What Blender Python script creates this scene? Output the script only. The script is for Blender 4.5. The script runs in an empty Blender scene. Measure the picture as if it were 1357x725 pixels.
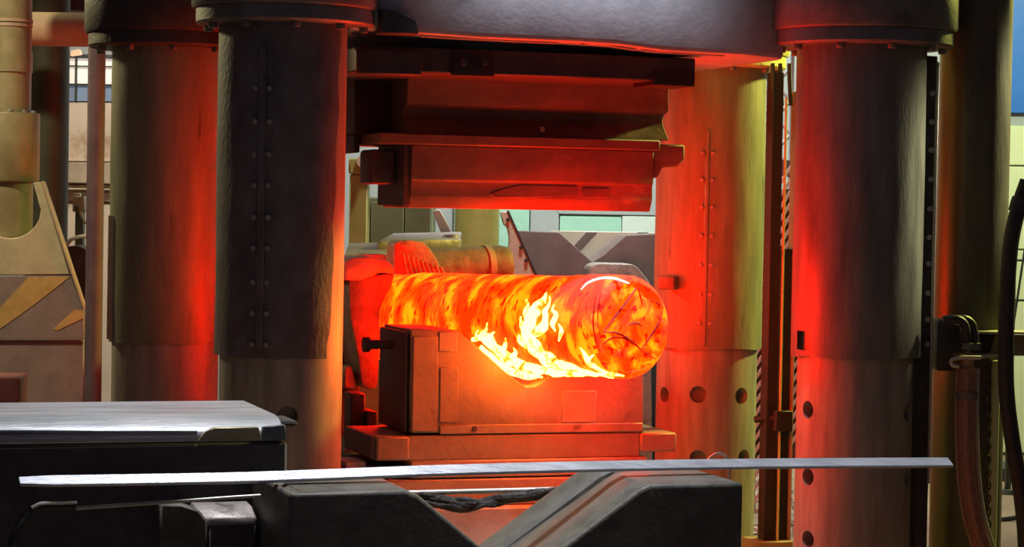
import bpy, bmesh, math, random
from mathutils import Vector, Matrix, noise
random.seed(7)
S = bpy.context.scene
COL = S.collection

# ------------------------------------------------------------------ camera
W, H, F = 1357, 725, 3000.0
PITCH, ROLL = math.radians(1.57), math.radians(1.0)
CAM = Vector((0, 0, 2.5))
fw = Vector((0, math.cos(PITCH), -math.sin(PITCH)))
r0 = Vector((1, 0, 0)); u0 = r0.cross(fw)
rt = r0 * math.cos(ROLL) + u0 * math.sin(ROLL)      # verticals lean slightly to the right in the picture
up = -r0 * math.sin(ROLL) + u0 * math.cos(ROLL)
cd = bpy.data.cameras.new('camera'); co = bpy.data.objects.new('camera', cd); COL.objects.link(co)
cd.sensor_width = 36; cd.lens = F / W * 36; cd.clip_end = 200
co.matrix_world = Matrix(((rt.x, up.x, -fw.x, CAM.x), (rt.y, up.y, -fw.y, CAM.y), (rt.z, up.z, -fw.z, CAM.z), (0, 0, 0, 1)))
S.camera = co

# ------------------------------------------------------------------ world, hall lamps and added fills, exposure
wd = bpy.data.worlds.new('world'); S.world = wd; wd.use_nodes = True
wd.node_tree.nodes['Background'].inputs[0].default_value = (.76, .68, 1.0, 1)
wd.node_tree.nodes['Background'].inputs[1].default_value = .050
def lamp(name, loc, to, power, col, size=.6, spot=None, blend=.4):
    d = bpy.data.lights.new(name, 'SPOT' if spot else 'AREA')
    d.energy = power; d.color = col
    if spot: d.spot_size = math.radians(spot); d.spot_blend = blend; d.shadow_soft_size = size / 2
    else: d.shape = 'DISK'; d.size = size
    o = bpy.data.objects.new(name, d); COL.objects.link(o); o.location = loc
    o.rotation_euler = (Vector(to) - Vector(loc)).to_track_quat('-Z', 'Y').to_euler()
    return o
lamp('hall_lamp_overhead', (-0.15, 8.55, 8.4), (-0.15, 8.55, 0), 2300, (.93, .95, 1.0), .8, 45, .6)
lamp('crosshead_fill', (0.42, 11.05, 9.2), (0.38, 12.25, 3.8), 12000, (.86, .89, 1.0), .4, 19, .9)  # added spot that brightens the crosshead face
lamp('yellow_bay_lamp', (5.2, 15.8, 5.2), (1.9, 14.0, 2.6), 2400, (.86, .84, .16), .4, 62, .5)
lamp('pillar_edge_fill', (6.5, 14.6, 5.0), (2.35, 13.05, 2.7), 2600, (.90, .88, .50), .4, 17, .6)  # added narrow spot for the right pillar edge and the column beside it
lamp('tan_bay_lamp', (-6.2, 16.4, 5.2), (-2.8, 14.0, 2.2), 800, (1.0, .84, .42), .5, 60, .5)
lamp('stand_front_fill', (-5.2, 11.5, 7.0), (-3.65, 15.0, 2.9), 1300, (1.0, .80, .48), .5, 38, .7)  # added front light to brighten the left stand
lamp('rear_bay_lamp', (0.3, 16.6, 7.4), (0.5, 18.6, 1.5), 1300, (1.0, .95, .86), .6, 62, .6)
lamp('back_bay_lamp', (1.2, 20.4, 6.0), (0.6, 23, 2.0), 340, (.90, 1.0, .93), 1.0)
lamp('back_bay_lamp_green', (5.6, 20.5, 6.0), (5.2, 23.5, 2.2), 190, (.88, 1.0, .60), 1.0)
lamp('back_bay_lamp_warm', (-4.6, 20.0, 6.0), (-4.3, 23.5, 2.4), 150, (1.0, .86, .66), 1.0)
S.view_settings.view_transform = 'Standard'; S.view_settings.look = 'None'
S.view_settings.gamma = 1.0; S.view_settings.use_curve_mapping = False
S.view_settings.exposure = 0.0

# ------------------------------------------------------------------ pixel <-> place helpers
def ray(px, py):
    return (fw + rt * ((px - W / 2) / F) + up * ((H / 2 - py) / F))
def P(px, py, Y):
    d = ray(px, py); return CAM + d * (Y / d.y)
TH = math.radians(18)          # the press and everything set up around it is turned by this much
class Fr:
    """a vertical working plane: through pixel (px,py) at distance Y, turned by th"""
    def __init__(s, px, py, Y, th=TH):
        s.O = P(px, py, Y); s.th = th
        s.u = Vector((math.cos(th), math.sin(th), 0)); s.n = Vector((-math.sin(th), math.cos(th), 0))
    def az(s, px, py, d=0):
        q = ray(px, py); o = s.O + s.n * d
        t = (o - CAM).dot(s.n) / q.dot(s.n)
        w = CAM + q * t - s.O
        return w.dot(s.u), w.z + s.O.z
    def w(s, a, d, z):
        p = s.O + s.u * a + s.n * d; return Vector((p.x, p.y, z))
    def at(s, px, py, d=0):
        a, z = s.az(px, py, d); return s.w(a, d, z)

# ------------------------------------------------------------------ mesh helpers (all in world coordinates)
def bevel(bm, w, seg=1, ang=30):
    if w <= 0: return bm
    bm.normal_update()
    es = [e for e in bm.edges if len(e.link_faces) == 2 and e.calc_face_angle(0) > math.radians(ang)]
    if es: bmesh.ops.bevel(bm, geom=es, offset=w, segments=seg, affect='EDGES', profile=.5, clamp_overlap=True)
    return bm
def prism(pts_front, pts_back, bm=None):
    bm = bm or bmesh.new()
    f = [bm.verts.new(p) for p in pts_front]; b = [bm.verts.new(p) for p in pts_back]
    n = len(f)
    bm.faces.new(f); bm.faces.new(list(reversed(b)))
    for i in range(n):
        j = (i + 1) % n
        bm.faces.new((f[j], f[i], b[i], b[j]))
    bmesh.ops.recalc_face_normals(bm, faces=bm.faces)
    return bm
def box(fr, a0, a1, d0, d1, z0, z1, bv=.006, seg=1):
    bm = prism([fr.w(a0, d0, z0), fr.w(a1, d0, z0), fr.w(a1, d0, z1), fr.w(a0, d0, z1)],
               [fr.w(a0, d1, z0), fr.w(a1, d1, z0), fr.w(a1, d1, z1), fr.w(a0, d1, z1)])
    return bevel(bm, bv, seg)
def boxpx(fr, x0, y0, x1, y1, d0, d1, bv=.006, seg=1, z0=None, z1=None):
    """a box whose front face spans the pixel rectangle on plane d0"""
    ym, xm = (y0 + y1) / 2, (x0 + x1) / 2
    a0 = fr.az(x0, ym, d0)[0]; a1 = fr.az(x1, ym, d0)[0]
    if z1 is None: z1 = fr.az(xm, y0, d0)[1]
    if z0 is None: z0 = fr.az(xm, y1, d0)[1]
    return box(fr, a0, a1, d0, d1, z0, z1, bv, seg)
def prismpx(fr, pts, d0, d1, bv=.006, seg=1):
    az = [fr.az(x, y, d0) for x, y in pts]
    return bevel(prism([fr.w(a, d0, z) for a, z in az], [fr.w(a, d1, z) for a, z in az]), bv, seg)
def prismaz(fr, az, d0, d1, bv=.006, seg=1):
    return bevel(prism([fr.w(a, d0, z) for a, z in az], [fr.w(a, d1, z) for a, z in az]), bv, seg)
def lathe(c, prof, seg=48, a0=0, a1=2 * math.pi, bm=None, wob=0):
    """prof: list of (r, z); closed cap at r == 0"""
    bm = bm or bmesh.new(); full = abs(a1 - a0 - 2 * math.pi) < 1e-6
    n = seg if full else seg + 1
    rows = []
    for r, z in prof:
        if r == 0: rows.append([bm.verts.new((c[0], c[1], z))]); continue
        row = []
        for i in range(n):
            a = a0 + (a1 - a0) * i / seg
            rr = r + (wob * noise.noise(Vector((math.cos(a) * 2.2, math.sin(a) * 2.2, z * 2.6))) if wob else 0)
            row.append(bm.verts.new((c[0] + rr * math.sin(a), c[1] - rr * math.cos(a), z)))
        rows.append(row)
    for A, B in zip(rows, rows[1:]):
        m = seg
        for i in range(m):
            j = (i + 1) % n if full else i + 1
            if len(A) == 1 and len(B) == 1: continue
            if len(A) == 1: bm.faces.new((A[0], B[i], B[j]))
            elif len(B) == 1: bm.faces.new((A[j], A[i], B[0]))
            else: bm.faces.new((A[i], B[i], B[j], A[j]))
    bmesh.ops.recalc_face_normals(bm, faces=bm.faces)
    return bm
def cyl(c, r, z0, z1, seg=48, bv=.008):
    return lathe(c, [(0, z1), (r - bv, z1), (r, z1 - bv), (r, z0 + bv), (r - bv, z0), (0, z0)], seg)
def tube(pts, rad, seg=10, cap=True, bm=None, flat=1.0, rot=None):
    """a swept tube; rad is a number or one per point"""
    bm = bm or bmesh.new(); pts = [Vector(p) for p in pts]; n = len(pts)
    rad = rad if isinstance(rad, (list, tuple)) else [rad] * n
    rows = []; up0 = None
    for i, p in enumerate(pts):
        t = (pts[min(i + 1, n - 1)] - pts[max(i - 1, 0)]).normalized()
        if up0 is None:
            up0 = Vector((0, 0, 1)) if abs(t.z) < .9 else Vector((1, 0, 0))
        x = up0.cross(t); x.normalize(); y = t.cross(x); up0 = y
        rows.append([bm.verts.new(p + (x * math.cos(2 * math.pi * k / seg) + y * math.sin(2 * math.pi * k / seg) * flat) * rad[i]) for k in range(seg)])
    for A, B in zip(rows, rows[1:]):
        for k in range(seg):
            bm.faces.new((A[k], A[(k + 1) % seg], B[(k + 1) % seg], B[k]))
    if cap: bm.faces.new(list(reversed(rows[0]))); bm.faces.new(rows[-1])
    return bm
def smooth_pts(pts, k=6):
    """Catmull-Rom through points"""
    pts = [Vector(p) for p in pts]; out = []
    for i in range(len(pts) - 1):
        p0, p1, p2, p3 = pts[max(i - 1, 0)], pts[i], pts[i + 1], pts[min(i + 2, len(pts) - 1)]
        for j in range(k):
            t = j / k
            out.append(.5 * ((2 * p1) + (p2 - p0) * t + (2 * p0 - 5 * p1 + 4 * p2 - p3) * t * t + (3 * p1 - p0 - 3 * p2 + p3) * t ** 3))
    out.append(pts[-1]); return out
def hexhead(c, nrm, r, h):
    nrm = Vector(nrm).normalized(); c = Vector(c)
    x = nrm.orthogonal().normalized(); y = nrm.cross(x)
    ring = [c + (x * math.cos(math.pi / 3 * k) + y * math.sin(math.pi / 3 * k)) * r for k in range(6)]
    bm = prism([p + nrm * h for p in ring], [p - nrm * .01 for p in ring])
    return bevel(bm, r * .14)

# ------------------------------------------------------------------ object helpers
INV = {}
def obj(name, bm, mat, parent=None, smooth=40):
    me = bpy.data.meshes.new(name)
    if parent is not None: M = INV[parent.name]
    else:
        xs = [v.co for v in bm.verts]
        lo = Vector([min(p[i] for p in xs) for i in range(3)]); hi = Vector([max(p[i] for p in xs) for i in range(3)])
        base = Vector(((lo.x + hi.x) / 2, (lo.y + hi.y) / 2, lo.z)); M = Matrix.Translation(-base)
    bmesh.ops.transform(bm, matrix=M, verts=bm.verts)
    bm.normal_update()
    for f in bm.faces: f.smooth = True
    for e in bm.edges:
        if len(e.link_faces) == 2 and e.calc_face_angle(0) > math.radians(smooth): e.smooth = False
    bm.to_mesh(me); bm.free()
    me.materials.append(mat)
    o = bpy.data.objects.new(name, me); COL.objects.link(o)
    if parent is None: o.location = base; INV[o.name] = M
    else: o.parent = parent; INV[o.name] = M
    return o
def tag(o, label, cat, group=None):
    o['label'] = label; o['category'] = cat
    if group: o['group'] = group
    return o
def thing(name, label, cat, base, th=0, group=None):
    o = bpy.data.objects.new(name, None); COL.objects.link(o); o.empty_display_size = .1
    o.location = base; o.rotation_euler = (0, 0, th)
    INV[o.name] = (Matrix.Translation(base) @ Matrix.Rotation(th, 4, 'Z')).inverted()
    return tag(o, label, cat, group)
def struct(o): o['kind'] = 'structure'; return o
def carve(o, cutters):
    """boolean-difference world-space cutter meshes out of o"""
    tmp = []
    bpy.context.view_layer.update()
    for bm in cutters:
        me = bpy.data.meshes.new('cut'); bm.to_mesh(me); bm.free()
        c = bpy.data.objects.new('cut', me); COL.objects.link(c); tmp.append(c)
        m = o.modifiers.new('b', 'BOOLEAN'); m.object = c; m.operation = 'DIFFERENCE'; m.solver = 'EXACT'
    bpy.context.view_layer.update()
    ev = o.evaluated_get(bpy.context.evaluated_depsgraph_get())
    me = bpy.data.meshes.new_from_object(ev)
    o.modifiers.clear(); old = o.data; o.data = me; bpy.data.meshes.remove(old)
    for c in tmp:
        d = c.data; bpy.data.objects.remove(c); bpy.data.meshes.remove(d)

# ------------------------------------------------------------------ materials
def nt(name):
    m = bpy.data.materials.new(name); m.use_nodes = True
    return m, m.node_tree, m.node_tree.nodes['Principled BSDF']
def mat(name, c1, c2, rough=.6, metal=.0, sc=6, stretch=(1, 1, 1), bump=.25, bsc=60, wear=None, wsc=3, wlo=.58, whi=.68, rvar=.15):
    """mottled paint or steel: two tones, optional third tone in worn patches, fine relief"""
    m, t, b = nt(name); L = t.links.new; N = t.nodes.new
    tc = N('ShaderNodeTexCoord'); mp = N('ShaderNodeMapping'); mp.inputs['Scale'].default_value = stretch
    L(tc.outputs['Object'], mp.inputs[0])
    n1 = N('ShaderNodeTexNoise'); n1.inputs['Scale'].default_value = sc; n1.inputs['Detail'].default_value = 6; n1.inputs['Roughness'].default_value = .65
    L(mp.outputs[0], n1.inputs['Vector'])
    rp = N('ShaderNodeValToRGB'); rp.color_ramp.elements[0].position = .32; rp.color_ramp.elements[1].position = .68
    rp.color_ramp.elements[0].color = (*c1, 1); rp.color_ramp.elements[1].color = (*c2, 1)
    L(n1.outputs['Fac'], rp.inputs[0]); out = rp.outputs[0]
    if wear:
        n3 = N('ShaderNodeTexNoise'); n3.inputs['Scale'].default_value = wsc; n3.inputs['Detail'].default_value = 8; n3.inputs['Roughness'].default_value = .7
        L(mp.outputs[0], n3.inputs['Vector'])
        r3 = N('ShaderNodeMapRange'); r3.inputs[1].default_value = wlo; r3.inputs[2].default_value = whi
        L(n3.outputs['Fac'], r3.inputs[0])
        mx = N('ShaderNodeMix'); mx.data_type = 'RGBA'; L(r3.outputs[0], mx.inputs[0]); L(out, mx.inputs[6]); mx.inputs[7].default_value = (*wear, 1)
        out = mx.outputs[2]
    L(out, b.inputs['Base Color'])
    rr = N('ShaderNodeMapRange'); rr.inputs[3].default_value = max(rough - rvar, .05); rr.inputs[4].default_value = min(rough + rvar, 1)
    L(n1.outputs['Fac'], rr.inputs[0]); L(rr.outputs[0], b.inputs['Roughness'])
    b.inputs['Metallic'].default_value = metal
    if bump:
        n2 = N('ShaderNodeTexNoise'); n2.inputs['Scale'].default_value = bsc; n2.inputs['Detail'].default_value = 5
        L(mp.outputs[0], n2.inputs['Vector'])
        bp = N('ShaderNodeBump'); bp.inputs['Strength'].default_value = bump; bp.inputs['Distance'].default_value = .008
        L(n2.outputs['Fac'], bp.inputs['Height']); L(bp.outputs[0], b.inputs['Normal'])
    return m
M = {}
M['shaft'] = mat('oily_column_steel', (.22, .20, .18), (.38, .36, .32), .45, .15, 5, (3, 3, .35), .12, 40)
M['guard'] = mat('black_guard_sheet', (.08, .072, .08), (.18, .165, .18), .62, .1, 7, (1, 1, .6), .5, 45, (.20, .19, .20), 9, .66, .74)
M['guard_olive'] = mat('olive_guard_sheet', (.18, .18, .125), (.29, .28, .19), .42, .12, 5, (2.5, 2.5, .35), .25, 40, (.08, .07, .07), 4, .60, .70)
M['guard_steel'] = mat('scuffed_guard_sheet', (.13, .125, .115), (.25, .235, .21), .42, .2, 5, (2.2, 2.2, .35), .25, 40, (.36, .34, .33), 5, .66, .76)
M['nearblack'] = mat('near_black_steel', (.010, .009, .009), (.024, .020, .020), .6, 0, 8, bump=.2)  # near-black tone, the darkest of the steels
M['black'] = mat('black_steel', (.03, .027, .03), (.075, .07, .075), .55, .2, 8, bump=.3)
M['dark'] = mat('dark_forged_steel', (.035, .032, .035), (.075, .068, .07), .6, .2, 6, bump=.5, bsc=35)
M['grey'] = mat('grey_crosshead_paint', (.34, .34, .37), (.52, .52, .56), .55, .1, 3, bump=.06, bsc=40, wear=(.2, .19, .2), wsc=2.2, wlo=.6, whi=.75)
M['bush'] = mat('grey_black_bush_steel', (.10, .10, .105), (.20, .20, .205), .5, .2, 6, bump=.3)
M['die'] = mat('scaled_die_steel', (.17, .15, .12), (.27, .24, .19), .6, .1, 4, bump=.35, bsc=30, wear=(.11, .09, .07), wsc=5, wlo=.6, whi=.72)
M['die_patch'] = mat('worn_die_steel', (.24, .21, .17), (.34, .31, .25), .6, .1, 5, bump=.3, bsc=30)
M['updie'] = mat('upper_die_steel', (.075, .06, .05), (.15, .12, .095), .6, .1, 3.5, (1, 1, 1.6), .35, 30, (.24, .19, .15), 2.6, .58, .72)
M['slab'] = mat('machined_slab_steel', (.36, .37, .39), (.58, .58, .60), .4, .5, 4, (.5, 3, 3), .2, 30, (.20, .20, .22), 5, .60, .72)
M['slab_side'] = mat('rough_slab_side', (.055, .045, .052), (.10, .085, .09), .75, .05, 14, bump=.2, bsc=80)
M['brass'] = mat('tarnished_brass_strip', (.30, .25, .14), (.46, .40, .24), .45, .4, 5, (.5, 3, 3), .2, 40)
M['vblock'] = mat('cast_v_block_steel', (.075, .068, .058), (.16, .15, .12), .6, .1, 9, bump=.25, bsc=60, wear=(.30, .29, .22), wsc=8, wlo=.64, whi=.74)
M['bar'] = mat('bright_flat_bar', (.36, .375, .41), (.50, .515, .55), .38, .4, 12, (.4, 2, 2), .15, 60)
M['rod'] = mat('pale_thin_rod', (.45, .43, .38), (.66, .63, .56), .4, .4, 12, bump=.1)
M['rubber'] = mat('black_rubber', (.02, .02, .02), (.045, .045, .045), .5, 0, 14, bump=.2)
M['greyjaw'] = mat('worn_jaw_steel', (.26, .22, .20), (.46, .40, .37), .5, .3, 8, bump=.6, bsc=25, wear=(.12, .10, .09), wsc=6)
M['jaw'] = mat('scorched_jaw_steel', (.11, .085, .065), (.25, .20, .16), .65, .1, 8, bump=.8, bsc=20, wear=(.10, .07, .06), wsc=6, wlo=.58, whi=.68)
M['olive'] = mat('olive_machine_paint', (.22, .20, .10), (.34, .30, .17), .5, .05, 5, bump=.2)
M['tankolive'] = mat('bright_olive_paint', (.30, .29, .07), (.40, .38, .11), .5, 0, 4, bump=.2)
M['cabgreen'] = mat('grey_green_cabinet_paint', (.11, .14, .07), (.17, .20, .10), .55, 0, 3, bump=.15)
M['boltm'] = mat('bare_bolt_steel', (.28, .27, .27), (.42, .40, .40), .45, .3, 9, bump=0)
M['deepgreen'] = mat('dark_green_paint', (.020, .025, .016), (.045, .055, .03), .55, .05, 4, bump=.2)
M['maroon'] = mat('dark_maroon_pipe', (.085, .055, .07), (.14, .09, .11), .6, .1, 6, bump=.3)
M['tan'] = mat('tan_pipe_paint', (.34, .26, .18), (.48, .38, .27), .6, 0, 4, bump=.2)
M['cream'] = mat('cream_worn_plate', (.46, .40, .26), (.62, .56, .38), .5, .15, 5, bump=.25, wear=(.24, .20, .13), wsc=9, wlo=.6, whi=.7)
M['palebracket'] = mat('pale_bracket_paint', (.55, .50, .40), (.68, .63, .50), .5, .05, 5, bump=.2, wear=(.40, .33, .24), wsc=7)
M['pillar'] = mat('olive_brown_pillar', (.075, .065, .04), (.14, .12, .07), .36, .15, 4, (2, 2, .4), .25, 35)
M['yellow'] = mat('yellow_green_enamel', (.50, .48, .14), (.62, .60, .24), .45, .05, 7, bump=.4, wear=(.14, .13, .08), wsc=10, wlo=.6, whi=.68)
M['braid'] = mat('reddish_braid', (.28, .14, .10), (.45, .26, .19), .45, .5, 60, bump=.5, bsc=160)
M['redbox'] = mat('dull_red_paint', (.16, .05, .05), (.24, .08, .08), .55, 0, 6, bump=.2)
M['floor'] = mat('brown_shop_floor', (.20, .13, .075), (.36, .25, .15), .8, 0, 1.6, bump=.6, bsc=12, wear=(.12, .08, .06), wsc=2.4)
M['debris'] = mat('pale_scale_debris', (.30, .22, .17), (.60, .48, .40), .8, 0, 9, bump=.5)
M['teal'] = mat('teal_wall_sheet', (.28, .52, .42), (.38, .64, .52), .6, 0, 1.2, bump=.1, wear=(.55, .72, .62), wsc=1.5)
M['greywall'] = mat('grey_wall_sheet', (.30, .32, .33), (.38, .40, .41), .6, 0, 1.2, bump=.1)
M['palewall'] = mat('pale_mint_wall_sheet', (.50, .58, .55), (.60, .66, .63), .6, 0, 1.2, bump=.1)
M['creamwall'] = mat('cream_wall_plaster', (.58, .46, .35), (.70, .58, .46), .8, 0, 1.0, bump=.2, wear=(.42, .27, .17), wsc=.8, wlo=.58, whi=.66)
M['limewall'] = mat('pale_lime_wall_sheet', (.60, .66, .38), (.70, .75, .46), .6, 0, .9, bump=.1)
M['bluewall'] = mat('blue_cladding', (.015, .13, .50), (.03, .18, .60), .5, 0, 1.2, bump=.1)
M['brownblock'] = mat('brown_cast_block', (.13, .09, .085), (.18, .13, .12), .7, 0, 5, bump=.4)
M['beigeboard'] = mat('beige_board', (.55, .48, .40), (.64, .57, .48), .6, 0, 3, bump=.1)
M['cable'] = mat('greasy_black_cable', (.025, .02, .02), (.09, .08, .075), .4, .1, 40, bump=.5, bsc=90)
M['orangewall'] = mat('bolster_steel', (.26, .23, .18), (.38, .34, .27), .6, .05, 3, bump=.3, bsc=30)
M['stripe'] = mat('amber_light_stripe_paint', (.42, .27, .09), (.60, .40, .14), .55, 0, 9, bump=.2, wear=(.30, .20, .14), wsc=9, wlo=.58, whi=.66)  # amber patches of sunlight put into the plate as colour
M['greybrown'] = mat('grey_brown_plate', (.20, .155, .15), (.28, .22, .21), .6, .05, 6, bump=.2)

def hot(name, lo, mid, hi, sc, stretch, p=(.36, .5, .62), dark=(.9, .015, 0), dscale=16, dlo=.62, dhi=.72, stretch2=None, st=10.0):
    """glowing steel: the glow itself is uneven (scale patches are cooler)"""
    m, t, b = nt(name); L = t.links.new; N = t.nodes.new
    tc = N('ShaderNodeTexCoord')
    def nz(s, st, det=4, dist=0):
        mp = N('ShaderNodeMapping'); mp.inputs['Scale'].default_value = st; L(tc.outputs['Object'], mp.inputs[0])
        n = N('ShaderNodeTexNoise'); n.inputs['Scale'].default_value = s; n.inputs['Detail'].default_value = det
        n.inputs['Distortion'].default_value = dist; n.inputs['Roughness'].default_value = .55
        L(mp.outputs[0], n.inputs['Vector']); return n
    n1 = nz(sc, stretch, 3.5, .5)
    rp = N('ShaderNodeValToRGB'); cr = rp.color_ramp
    cr.elements[0].position = p[0]; cr.elements[0].color = (*lo, 1); cr.elements[1].position = p[2]; cr.elements[1].color = (*hi, 1)
    e = cr.elements.new(p[1]); e.color = (*mid, 1)
    L(n1.outputs['Fac'], rp.inputs[0])
    n2 = nz(dscale, stretch2 or stretch, 5, .3)
    r2 = N('ShaderNodeMapRange'); r2.inputs[1].default_value = dlo; r2.inputs[2].default_value = dhi; L(n2.outputs['Fac'], r2.inputs[0])
    mx = N('ShaderNodeMix'); mx.data_type = 'RGBA'; L(r2.outputs[0], mx.inputs[0]); L(rp.outputs[0], mx.inputs[6]); mx.inputs[7].default_value = (*dark, 1)
    b.inputs['Specular IOR Level'].default_value = .1; b.inputs['Base Color'].default_value = (.015, .01, .008, 1); b.inputs['Roughness'].default_value = .7
    L(mx.outputs[2], b.inputs['Emission Color']); b.inputs['Emission Strength'].default_value = st
    return m
M['hot'] = hot('glowing_ingot', (.10, .0009, .00001), (.50, .0026, .00003), (1.0, .0088, .00008), 3.7, (1, 1, 1.8), (.41, .51, .60), (.016, .00015, 0), 13, .56, .64, (1, 1, 2.6), st=56.0)
M['hotface'] = hot('glowing_ingot_end', (.10, .0009, .00001), (.50, .0026, .00003), (1.0, .0088, .00008), 8.5, (1, 1, 1), (.40, .52, .62), (.016, .00015, 0), 14, .57, .64, st=56.0)
M['flame'] = hot('flame', (.7, .010, .0003), (.8, .09, .007), (1.0, .21, .018), 13, (1, 1, 1), (.36, .41, .47), (.8, .016, .0005), 22, .60, .66, st=44.0)
def glowmat(name, col, st):
    m, t, b = nt(name); b.inputs['Base Color'].default_value = (*col, 1)
    b.inputs['Emission Color'].default_value = (*col, 1); b.inputs['Emission Strength'].default_value = st; return m
M['daylight'] = glowmat('daylit_pane', (.80, .74, .66), .62)
M['bluepane'] = glowmat('dull_blue_pane', (.16, .22, .32), .35)

# ================================================================== SETTING
fl = bmesh.new()
prism([(-14, 2, 0), (14, 2, 0), (14, 24.2, 0), (-14, 24.2, 0)], [(-14, 2, -.3), (14, 2, -.3), (14, 24.2, -.3), (-14, 24.2, -.3)], fl)
struct(obj('floor', fl, M['floor']))
WY = 24.0
wf = Fr(678, 280, WY, 0)
wb = struct(obj('wall_back', box(wf, -14, 14, .06, .3, 0, 9, 0), M['greywall']))
def panel(x0, y0, x1, y1, m, name='wall_panel', d=0.0, t=.06):
    return obj(name, boxpx(wf, x0, y0, x1, y1, d, d + t, .006), m, wb)
panel(600, 200, 699, 640, M['teal']); panel(700.5, 200, 738, 640, M['greywall'])
panel(739, 287, 820, 640, M['teal']); panel(821.5, 287, 905, 640, M['palewall'])
panel(739, 200, 905, 285, M['greywall']); panel(906, 200, 1100, 640, M['greywall'])
panel(1318, 167, 1400, 219, M['limewall']); panel(1318, 221, 1400, 330, M['limewall'])
panel(1318, 332, 1400, 440, M['limewall']); panel(1318, 442, 1400, 600, M['limewall'])
panel(1318, -60, 1400, 150, M['bluewall']); panel(1401, -60, 1480, 150, M['bluewall']); panel(1401, 167, 1480, 600, M['limewall'])
panel(60, 136, 170, 214, M['creamwall']); panel(60, 245, 170, 600, M['creamwall'])
w1 = struct(obj('window_1', boxpx(wf, 86, 72, 160, 77, -.06, .06, .004), M['black']))
for x in (86, 99, 124, 158): obj('mullion', boxpx(wf, x, 77, x + 2.4, 134, -.05, .06, .003), M['deepgreen'], w1)
obj('transom', boxpx(wf, 86, 87, 160, 88.5, -.045, .05, .002), M['deepgreen'], w1)
obj('transom', boxpx(wf, 86, 111, 160, 113, -.045, .05, .002), M['deepgreen'], w1)
for xa, xb in ((88, 99), (101, 124), (126, 158)):
    obj('pane', boxpx(wf, xa, 77, xb, 112, 0, .03, 0), M['daylight'], w1)
    obj('pane', boxpx(wf, xa, 112, xb, 134, 0, .03, 0), M['bluepane'], w1)
t1 = struct(obj('trim_1', boxpx(wf, 40, 215, 175, 243, -.25, .06, .01), M['tan']))
wl = bmesh.new(); prism([(-14, 2, 0), (-14, 24.2, 0), (-14, 24.2, 9), (-14, 2, 9)], [(-14.3, 2, 0), (-14.3, 24.2, 0), (-14.3, 24.2, 9), (-14.3, 2, 9)], wl)
struct(obj('wall_left', wl, M['creamwall']))
wr = bmesh.new(); prism([(14, 2, 0), (14, 24.2, 0), (14, 24.2, 9), (14, 2, 9)], [(14.3, 2, 0), (14.3, 24.2, 0), (14.3, 24.2, 9), (14.3, 2, 9)], wr)
struct(obj('wall_right', wr, M['limewall']))

# ================================================================== PRESS COLUMNS
cFL = P(375, 300, 12.0); cFR = P(1137, 300, 12.8); cRL = P(221, 300, 13.9); cRR = P(940, 300, 14.7)
RS = .325
ZTOP = 4.6
def zpx(c, py, x=None):     # height of a point on a column's axis that shows at row py
    d = CAM.copy(); px = 678
    for _ in range(3):
        q = ray(px, py); t = c.y / q.y; p = CAM + q * t
        px += (c.x - p.x) * F / c.y
    return p.z
def on_col(c, px, py, r):
    """the point of the column's surface (radius r) seen at a pixel"""
    q = ray(px, py); ox, oy = CAM.x - c.x, CAM.y - c.y
    A = q.x ** 2 + q.y ** 2; B = 2 * (ox * q.x + oy * q.y); C_ = ox * ox + oy * oy - r * r
    dsc = max(B * B - 4 * A * C_, 0); t = (-B - math.sqrt(dsc)) / (2 * A)
    return CAM + q * t
def ang(c, p): return math.atan2(p.x - c.x, -(p.y - c.y))
def column(c, label, holes):
    t = thing('press_column', label, 'press column', (c.x, c.y, 0), 0, 'four columns of the forging press')
    prof = [(0, ZTOP), (RS, ZTOP), (RS, 0.0), (0, 0)]
    sh = obj('shaft', lathe(c, prof, 64), M['shaft'], t)
    cut = []
    for px, py, r in holes:
        p = on_col(c, px, py, RS); n = Vector((p.x - c.x, p.y - c.y, 0)).normalized()
        cut.append(tube([p - n * .09, p + n * .1], r, 16))
    if cut: carve(sh, cut)
    obj('foot_ring', lathe(c, [(RS - .01, .16), (RS + .12, .16), (RS + .14, .14), (RS + .14, 0), (RS - .01, 0)], 48), M['dark'], t)
    return t
def sleeve(c, t, m, r, z0, z1, a0, a1, thick=.014, wob=.006, ragged=None, name='guard_sleeve'):
    """rolled sheet guard standing off the shaft; ragged(z_fraction) moves its right edge"""
    bm = bmesh.new(); na, nz = 44, 26; rows = []
    for j in range(nz + 1):
        z = z0 + (z1 - z0) * j / nz; e1 = a1 + (ragged(j / nz) if ragged else 0)
        row = []
        for i in range(na + 1):
            a = a0 + (e1 - a0) * i / na
            rr = r + wob * noise.noise(Vector((math.sin(a) * 2, math.cos(a) * 2, z * 2.3)))
            zz = z + (.012 * noise.noise(Vector((a * 3.1, 5.5, c.x))) if j == 0 else 0)
            row.append((bm.verts.new((c.x + rr * math.sin(a), c.y - rr * math.cos(a), zz)),
                        bm.verts.new((c.x + (rr - thick) * math.sin(a), c.y - (rr - thick) * math.cos(a), zz))))
        rows.append(row)
    for j in range(nz):
        for i in range(na):
            A, B, C_, D = rows[j][i], rows[j][i + 1], rows[j + 1][i + 1], rows[j + 1][i]
            bm.faces.new((A[0], B[0], C_[0], D[0])); bm.faces.new((D[1], C_[1], B[1], A[1]))
    for j in range(nz):
        for i, s in ((0, 1), (na, -1)):
            A, D = rows[j][i], rows[j + 1][i]; bm.faces.new((A[0], D[0], D[1], A[1])[::s])
    for i in range(na):
        for j, s in ((0, 1), (nz, -1)):
            A, B = rows[j][i], rows[j][i + 1]; bm.faces.new((A[1], B[1], B[0], A[0])[::s])
    bmesh.ops.recalc_face_normals(bm, faces=bm.faces)
    return obj(name, bm, m, t, 50)
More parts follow.
